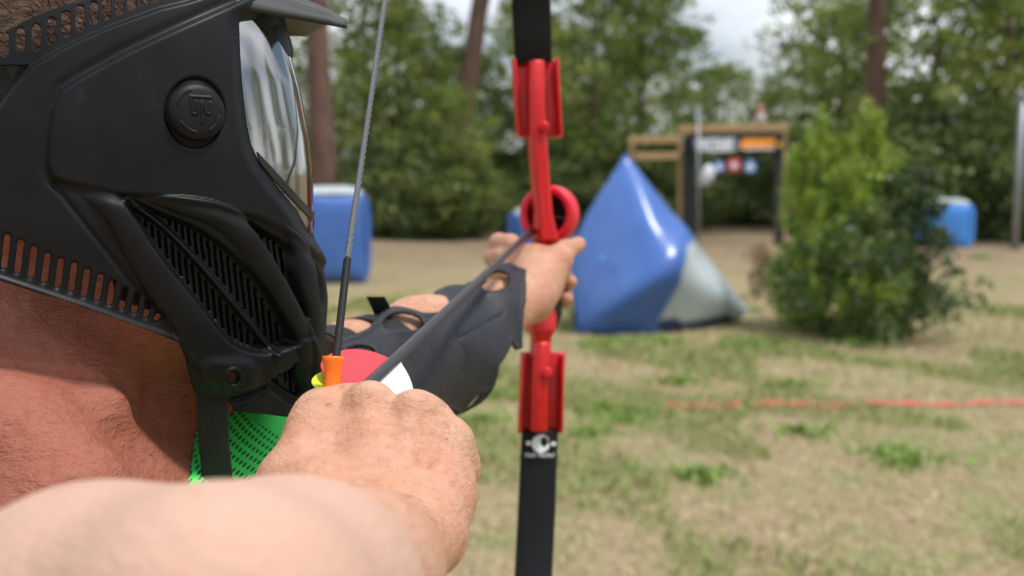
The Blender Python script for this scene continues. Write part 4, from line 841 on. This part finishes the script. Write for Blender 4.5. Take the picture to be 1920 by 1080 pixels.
# ------------------------------------------------------------------ mask
mask = empty('paintball_mask', tuple(O), 'black full-face paintball mask with clear lens and peak, worn on the turned head', 'mask')
silY = np.array([-90, -40, 0, 60, 100, 170, 260, 330, 400, 435, 470, 500, 560, 620, 680, 740, 790, 840]); silX = np.array([480, 500, 508, 526, 540, 559, 576, 583, 583, 582, 592, 600, 607, 603, 596, 590, 575, 540])
nw, nc = 470, 420
ws = np.linspace(.205, -.150, nw)
u0 = .015; ex = 2.25
Bw = np.interp(ws, [-.15, -.12, -.08, -.03, .03, .09, .14, .2], [.052, .060, .071, .080, .085, .085, .079, .066])
_k = np.hanning(71); _k /= _k.sum(); Bw = np.convolve(np.pad(Bw, 35, mode='edge'), _k, 'valid'); Aw = np.full(nw, .125)
def surf(Aw):
    th = np.linspace(0, math.pi/2, 400); c, s_ = np.cos(th), np.sin(th)
    u = np.concatenate([np.linspace(-.13, u0, 160, endpoint=False)[None].repeat(nw, 0), u0+(Aw[:, None])*s_[None]**(2/ex)], 1)
    v = np.concatenate([(Bw[:, None]*(1-.10*((np.linspace(0, 1, 160, endpoint=False)[::-1][None])**2.2)*1.0)), Bw[:, None]*np.clip(c, 0, 1)[None]**(2/ex)], 1)
    # resample by arc length
    du = np.hypot(np.diff(u, axis=1), np.diff(v, axis=1)); al = np.concatenate([np.zeros((nw, 1)), np.cumsum(du, 1)], 1)
    uo = np.empty((nw, nc)); vo_ = np.empty((nw, nc))
    for i in range(nw):
        q = np.linspace(0, al[i, -1], nc); uo[i] = np.interp(q, al[i], u[i]); vo_[i] = np.interp(q, al[i], v[i])
    return uo, vo_, al[:, -1]
def toW(u, v): return O+fh*u[..., None]+rhd*v[..., None]+uh*ws[:, None, None]
for it in range(8):
    u, v, AL = surf(Aw); Pw = toW(u, v); X, Y = pix(Pw); im = X.argmax(1); xm = X[np.arange(nw), im]; ym = Y[np.arange(nw), im]
    want = np.interp(ym, silY, silX); Aw = np.clip(Aw+(want-xm)/F*.72*1.05, .04, .2)
    ker = np.hanning(15); ker /= ker.sum(); Aw = np.convolve(np.pad(Aw, 7, mode='edge'), ker, 'valid')
u, v, AL = surf(Aw); Pw = toW(u, v); X, Y = pix(Pw); im = X.argmax(1)
ar_ = np.arange(nc)[None]; st = (AL/(nc-1))[:, None]
over = ar_ > im[:, None]
X = np.where(over, X[np.arange(nw), im][:, None]+(ar_-im[:, None])*st*F/.72, X); Y = np.where(over, Y[np.arange(nw), im][:, None], Y)
# smooth normals of the base
Pu = np.gradient(Pw, axis=1); Pv = np.gradient(Pw, axis=0); Nn = np.cross(Pu, Pv); Nn /= np.linalg.norm(Nn, axis=2)[..., None]
if (Nn[nw//2, nc//2]@rhd) < 0: Nn = -Nn
H = np.zeros(X.shape)
mm_ = .001
PANEL = [(600, -160), (470, -12), (435, 8), (330, 55), (230, 102), (150, 146), (114, 170), (98, 205), (90, 260), (88, 312), (97, 334), (125, 346), (220, 366), (300, 372), (350, 380), (400, 388), (440, 402), (480, 412), (545, 450), (600, 500), (900, 560), (900, -160)]
sP = sd(X, Y, PANEL, False); H += 2.6*mm_*ss(-4, 9, sP)
# ear shell strip above panel (raised over the slotted band)
EAR = [(-400, 230), (-60, 300), (-30, 240), (0, 197), (26, 160), (62, 122), (120, 88), (200, 52), (300, 16), (350, 4), (480, -40), (900, -120), (900, 900), (-400, 900)]
sE = sd(X, Y, EAR, False); H += 3.0*mm_*ss(-3, 7, sE)
band_soft = np.exp(-((sP+8)/9)**2); H -= .8*mm_*band_soft
# grilles
G2p = [(232, 372), (300, 397), (370, 427), (430, 470), (480, 522), (520, 582), (548, 636), (530, 650), (490, 659), (450, 652), (420, 632), (380, 582), (340, 532), (300, 482), (262, 424)]
G1p = [(458, 414), (500, 436), (540, 462), (547, 505), (562, 560), (568, 596), (545, 560), (515, 505), (485, 455)]
G0p = [(584, 498), (596, 520), (602, 560), (596, 580), (588, 560), (584, 530)]
G3p = [(500, 706), (530, 690), (546, 676), (556, 700), (566, 740), (548, 742), (520, 724)]
sg2, sg1, sg0, sg3 = [sd(X, Y, q) for q in (G2p, G1p, G0p, G3p)]
sg = np.maximum.reduce([sg2, sg1, sg0, sg3])
H -= 6.5*mm_*ss(-3, 8, sg)
# ribs (rounded tubes)
def rib(pts, wd, h): 
    global H
    D = dist_line(X, Y, cat(pts, 8, False)); wd_ = wd; H += h*mm_*np.sqrt(np.clip(1-(D/wd_)**2, 0, 1))*ss(-9, -2, -sg2*0-2)
divi = dist_line(X, Y, cat([(236, 376), (300, 420), (370, 490), (430, 560), (480, 620), (508, 658)], 8, False)); H += 4.2*mm_*np.sqrt(np.clip(1-(divi/6.5)**2, 0, 1))
R2 = [(250, 370), (330, 383), (400, 402), (452, 440), (498, 505), (535, 575), (562, 640), (578, 700), (584, 742)]
D2 = dist_line(X, Y, cat(R2, 8, False)); wr = np.interp(X, [255, 340, 450, 540, 585], [1.5, 19, 27, 22, 15]); H += 5.0*ss(250, 340, X)*mm_*np.clip(1-(D2/wr)**2, 0, 1)**.6*ss(5, -2, sg)
R3 = [(520, 420), (556, 470), (572, 530), (580, 600), (586, 680), (588, 760)]
D3 = dist_line(X, Y, cat(R3, 8, False)); w3 = np.interp(Y, [420, 470, 500], [3, 13, 18]); H += 3.6*mm_*ss(415, 470, Y)*np.clip(1-(D3/w3)**2, 0, 1)**.6*ss(5, -2, sg)
R4 = [(140, 352), (215, 400), (262, 470), (310, 540), (360, 612), (410, 668), (470, 690), (530, 672), (572, 650)]
D4 = dist_line(X, Y, cat(R4, 8, False)); w4 = np.interp(X, [140, 215, 300, 400, 450, 570], [3, 28, 40, 52, 44, 22]); H += 4.2*ss(135, 215, X)*ss(590, 530, X)*mm_*np.clip(1-(D4/w4)**2, 0, 1)**.5*ss(5, -2, sg)
H -= 1.6*mm_*np.exp(-(dist_line(X, Y, cat([(100, 345), (175, 440), (255, 540), (305, 596), (335, 636)], 8, False))/5)**2)
H += 2.2*mm_*np.exp(-(dist_line(X, Y, cat([(-120, 482), (0, 521), (60, 541), (160, 574), (240, 603), (332, 634)], 8, False))/7)**2)
H += 2.5*mm_*ss(44, 20, dist_line(X, Y, np.array([(395, 700), (440, 700)])))
H -= 3*mm_*np.exp(-(dist_line(X, Y, cat([(430, 750), (470, 740), (500, 722), (540, 748), (590, 770)], 8, False))/6)**2)
# holes
K_ = np.full(X.shape, 1e3)                       # >0 keeps the surface, 0 is a cut edge (in design pixels)
ph = (X-.10*(Y-500)) % 11.6
def cut(f):
    global K_
    K_ = np.minimum(K_, -f)
cut(np.minimum.reduce([2.9-np.abs(ph-2.9), sg2-8, divi-9.5])); cut(np.minimum(2.8-np.abs(ph-2.8), sg1-6)); cut(np.minimum(2.5-np.abs(ph-2.5), sg0-5))
cut(np.minimum.reduce([2.3-np.abs(((X-.1*Y) % 9)-2.3), sg3-4, np.abs((X-530)*.82-(Y-712)*.57)-4]))
H += 1.2*mm_*np.where((sg2 > 3), np.exp(-((sg2-6)/2.0)**2), 0)*(ph < 7)
xsl = np.array([-16, 8, 33, 58, 83, 108, 133, 157, 182, 205, 228, 251, 273, 293]); ybt = np.array([495, 503, 511, 520, 529, 538, 546, 555, 562, 570, 578, 586, 594, 601]); ytp = np.array([430, 440, 450, 462, 474, 484, 492, 504, 514, 526, 538, 550, 563, 583])
for x0, y1, y0 in zip(xsl, ybt, ytp):
    D = dist_line(X, Y, np.array([(x0+6, y0+5), (x0, y1-5)])); cut(6.0-D); H -= 1.0*mm_*np.exp(-((D-6)/3)**2)
xt = [-20, 8, 38, 68, 97, 124, 150, 176, 200, 224, 247, 269, 290]; yb = [112, 105, 97, 94, 83, 69, 57, 45, 36, 27, 18, 11, 4]; yt = [70, 60, 52, 44, 32, 20, 9, 2, -6, -14, -22, -28, -34]
for x0, y1, y0 in zip(xt, yb, yt):
    D = dist_line(X, Y, np.array([(x0, y0+8), (x0, y1-8)])); cut(8.6-D)
jh = np.hypot((X-427)/13, (Y-700)/15); cut((.85-jh)*14); H += 1.5*mm_*np.exp(-((jh-1.15)/.18)**2)
topb = np.interp(X, [-100, 0, 60, 120, 200, 260, 400, 500, 700], [125, 72, 40, 17, -3, -22, -52, -60, -60])-8; lowb = np.interp(X, [-200, -100, 0, 60, 120, 200, 280, 332, 346, 362, 372, 400, 430, 434, 500, 600, 900], [450, 482, 523, 543, 561, 588, 616, 637, 670, 735, 741, 748, 750, 768, 775, 790, 800])
K_ = np.minimum(K_, (Y-topb)*.9)
LOWP = [(-400, -400), (-400, 400), (-200, 450), (-100, 482), (0, 523), (60, 543), (120, 561), (200, 588), (280, 616), (332, 637), (346, 670), (356, 710), (364, 736), (378, 744), (404, 750), (430, 752), (436, 768), (500, 775), (600, 790), (1100, 800), (1100, -400)]
K_ = np.minimum(K_, sd(X, Y, LOWP, False))
K_ = np.minimum(K_, -sd(X, Y, [(-600, 118), (56, 122), (24, 160), (-2, 197), (-30, 245), (-60, 300), (-600, 260)], False))
LENS = [(449, 46), (451, 100), (455, 160), (462, 225), (471, 268), (485, 300), (520, 348), (552, 388), (579, 434), (620, 470), (760, 520), (1100, 520), (1100, 170), (700, 150), (560, 122), (532, 108), (518, 84), (500, 58), (476, 42)]
sL = sd(X, Y, LENS, False)
H -= 2.2*mm_*np.exp(-((np.hypot((X-361)/50, (Y-213)/61)-1)/.07)**2)
H = H*(.22+.78*ss(-1, -34, sL)); sL2 = sL+8*ss(10, 80, sL*0+0)
MP = Pw+Nn*H[..., None]
Hl = Pw+Nn*(.001+.0045*ss(0, 60, sL)*0)[..., None] if False else Pw+Nn*.0016
def mirror(V): 
    d = V-O; r_ = d@rhd; return V-2*np.outer(r_, rhd)
def two_sided(name, Vg, fk, m_, par, thick, K=None):
    if K is not None:
        Vg = Vg.copy(); g0, g1 = np.gradient(K); gg = g0*g0+g1*g1+1e-6; mvt = (K < 0) & (K > -6)
        s0 = np.clip(-K*g0/gg, -1.2, 1.2)*mvt; s1_ = np.clip(-K*g1/gg, -1.2, 1.2)*mvt
        Vg = Vg+s0[..., None]*np.gradient(Vg, axis=0)+s1_[..., None]*np.gradient(Vg, axis=1)
        kk = K > 0; fk = kk[:-1, :-1] | kk[1:, 1:] | kk[:-1, 1:] | kk[1:, :-1]
    f = grid_faces(nw, nc, fk); V1, F1, ui = compact(Vg.reshape(-1, 3), f); n1 = Nn.reshape(-1, 3)[ui]
    if (n1[F1[0, 0]]@np.cross(V1[F1[0, 1]]-V1[F1[0, 0]], V1[F1[0, 2]]-V1[F1[0, 0]])) < 0: F1 = F1[:, ::-1]
    if thick:                          # inner skin and rim
        ed = np.concatenate([F1[:, [i, (i+1) % 4]] for i in range(4)]); key = np.sort(ed, 1); _, inv, ct = np.unique(key, axis=0, return_inverse=True, return_counts=True)
        be = ed[ct[inv.ravel()] == 1]; seam_v = np.abs((V1-O)@rhd) < 1e-4; be = be[~(seam_v[be[:, 0]] & seam_v[be[:, 1]])]
        m1 = len(V1); V1 = np.vstack([V1, V1-n1*thick]); F1 = np.vstack([F1, F1[:, ::-1]+m1, np.stack([be[:, 1], be[:, 0], be[:, 0]+m1, be[:, 1]+m1], -1)])
    V2 = mirror(V1); Vv = np.vstack([V1, V2]); Ff = np.vstack([F1, F1[:, ::-1]+len(V1)])
    me = mesh_np(name, Vv, Ff); bm = bmesh.new(); bm.from_mesh(me); bmesh.ops.remove_doubles(bm, verts=bm.verts, dist=.00006); bm.to_mesh(me); bm.free()
    return link(name, me, m_, par)
def cells(a): return a[:-1, :-1] & a[1:, 1:] & a[:-1, 1:] & a[1:, :-1]
shell = two_sided('shell', MP, None, M['rubber'], mask, .0025, np.minimum(K_, 1.5-sL))
lens = two_sided('lens', Hl, None, M['lens'], mask, 0, sL+3.5)
FRM = np.abs(sd(X, Y, [(478, 284), (520, 330), (577, 394), (700, 470), (1100, 470), (1100, 490), (700, 490), (578, 410), (520, 348), (484, 304)], False))
FRi = sd(X, Y, [(478, 284), (520, 330), (577, 394), (700, 470), (1100, 470), (1100, 494), (700, 494), (578, 412), (520, 350), (484, 306)], False)
fm = two_sided('lens_frame', Pw+Nn*.0024, None, M['black'], mask, .002, FRi)
IN = sd(X, Y, [(440, 40), (470, 40), (474, 150), (480, 240), (490, 290), (560, 380), (900, 480), (1100, 480), (1100, 540), (700, 540), (570, 440), (470, 300), (440, 200)], False)
two_sided('foam_seal', Pw-Nn*.008, cells(IN > 0), M['foam'], mask, .006)
# added black sheet standing in for the darkness behind the vents
two_sided('dark_vent_backing', Pw-Nn*.014, cells((Y > 360) & (Y < lowb-25) & (X > 215) & (sL < -20) & (Y > 360+(X-215)*.1)), M['foam'], mask, 0)
# button
def at_px(px, py, lift=0):
    d2 = (X-px)**2+(Y-py)**2+over*1e6; k = np.unravel_index(d2.argmin(), d2.shape); return MP[k]+Nn[k]*lift, Nn[k]
bc, bn_ = at_px(362, 212, 0); bu = np.cross(bn_, uh); bu /= np.linalg.norm(bu); bv = np.cross(bu, bn_)
if bu[0] < 0: bu = -bu
if bv[2] < 0: bv = -bv
RB = .0176; nr, na = 60, 120; rr_ = np.linspace(0, 1.08, nr); th = np.linspace(0, 2*math.pi, na, endpoint=False); gx = rr_[:, None]*np.cos(th); gy = rr_[:, None]*np.sin(th)
hb = .0072*np.clip(1-(rr_/1.0)**10, 0, 1)[:, None]**.5+.0016*(1-rr_**2)[:, None]-.0015+0*gx
hb = np.where(rr_[:, None] > .985, -.003, hb)
SX, SY = gx*100, -gy*100
emb = [[(-28, -45), (42, -47)], [(-27, -45), (-22, 12), (-8, 12)], [(-8, 12), (-8, -28)], [(12, -30), (26, 8), (38, 8)], [(8, -24), (8, 40)], [(38, 8), (40, -30)]]
E = np.minimum.reduce([dist_line(SX, SY, np.array(e, float)) for e in emb]); hb += .0007*ss(6, 2, E)
arcs = np.abs(np.hypot(SX, SY)-72); am = np.degrees(np.arctan2(-SY, SX)) % 360; arcm = ((am > 110) & (am < 170)) | ((am > 215) & (am < 265)) | ((am > 300) & (am < 350)); hb += .0007*ss(5, 1.5, arcs)*arcm
BV = bc+bu*(gx*RB)[..., None]+bv*(gy*RB)[..., None]+bn_*hb[..., None]; i = np.arange(nr*na).reshape(nr, na); f = np.stack([i[:-1], np.roll(i[:-1], -1, 1), np.roll(i[1:], -1, 1), i[1:]], -1).reshape(-1, 4)
me = mesh_np('button', BV.reshape(-1, 3), f); bm = bmesh.new(); bm.from_mesh(me); bmesh.ops.remove_doubles(bm, verts=bm.verts, dist=.00002); bmesh.ops.recalc_face_normals(bm, faces=bm.faces); bm.to_mesh(me); bm.free(); link('button', me, M['rubber'], mask)
# rivet seen in the jaw hole
jc, jn = at_px(427, 722, -.006); jc2, _ = at_px(446, 700, -.007)
b = MB(); c0 = (P(427, 702, .70)); dj = (jc-P(427, 722, .66)); dpt = float(np.linalg.norm(jc-np.array([0, 0, CAMH])))
yj = jc[1]*cT-(jc[2]-CAMH)*sT
b.tube([P(427, 704, yj+.004), P(427, 704, yj+.009)], [.0055, .006], 14); b.tube([P(430, 697, yj+.002), P(427, 703, yj+.005)], [.0016, .0025], 8); b.build('brass_rivet', mat('skin_toned_rivet', (.55, .28, .16), .45), mask, True)
# visor: arched peak
nvu, nva = 30, 60; tv = np.linspace(0, 1, nvu)[:, None]; av = np.linspace(-1, 1, nva)[None]
VW, VL = .074, .078
def visor(off=0):
    vl = (.074-.022*tv)*np.sin(av*1.35)/math.sin(1.35); ur = .068+.030*np.cos(av*1.5)
    fu = ur+(.1525-ur)*tv-.006*tv*(1-np.cos(av*1.2)); cr = (np.cos(av*1.35)-math.cos(1.35))/(1-math.cos(1.35))
    wz = .118-.008*av+(.028-.021*tv)*cr+off+.0010*np.cos(av*26)*(tv < .85)*(off > 0)
    return Hd(0, 0, 0)+fh*fu[..., None]+rhd*vl[..., None]+uh*(wz+0*vl)[..., None]
v1 = visor(.003); v0 = visor(0); nV = nvu*nva; F1 = grid_faces(nvu, nva); e1 = []
b = MB(); b.v = [tuple(q) for q in np.vstack([v1.reshape(-1, 3), v0.reshape(-1, 3)])]; b.f = [tuple(map(int, q)) for q in F1]+[tuple(int(k)+nV for k in q[::-1]) for q in F1]
for i in range(nvu-1):
    for j in (0, nva-1): b.f.append((i*nva+j, (i+1)*nva+j, (i+1)*nva+j+nV, i*nva+j+nV))
for j in range(nva-1): b.f.append(((nvu-1)*nva+j, (nvu-1)*nva+j+1, (nvu-1)*nva+j+1+nV, (nvu-1)*nva+j+nV)); b.f.append((j, j+1, j+1+nV, j+nV))
b.build('visor', M['visor_in'], mask, True)
# elastic head strap and chin strap
def ribbon(nm, pts, wvec, wd, mt, par, th_=.0015):
    b = MB(); pts = [np.asarray(p) for p in pts]; secs = []
    for i, p in enumerate(pts):
        t = pts[min(i+1, len(pts)-1)]-pts[max(i-1, 0)]; t /= np.linalg.norm(t); w_ = wvec-t*(wvec@t); w_ /= np.linalg.norm(w_); n2 = np.cross(t, w_); secs.append((p, w_*wd/2, n2*th_/2))
    b.beam(secs); return b.build(nm, mt, par, bevel=.0003)
sp_ = [Hd(-.005+ -.103*math.sin(a)-.0, .084*math.cos(a), .055-.01*math.sin(a)) for a in np.linspace(.15, math.pi-.15, 26)]
ribbon('head_strap', sp_, uh, .036, M['strap'], mask)
j1, _ = at_px(398, 735, -.003)
ypj = j1[1]*cT-(j1[2]-CAMH)*sT
ribbon('chin_strap', [P(397, 735, ypj+.004), P(398, 780, ypj+.010), P(402, 840, ypj+.016), P(408, 900, ypj+.02), P(420, 960, ypj+.03), P(420, 1010, ypj+.05)], dirW(1, 0, .1), .0190, M['strap'], mask)
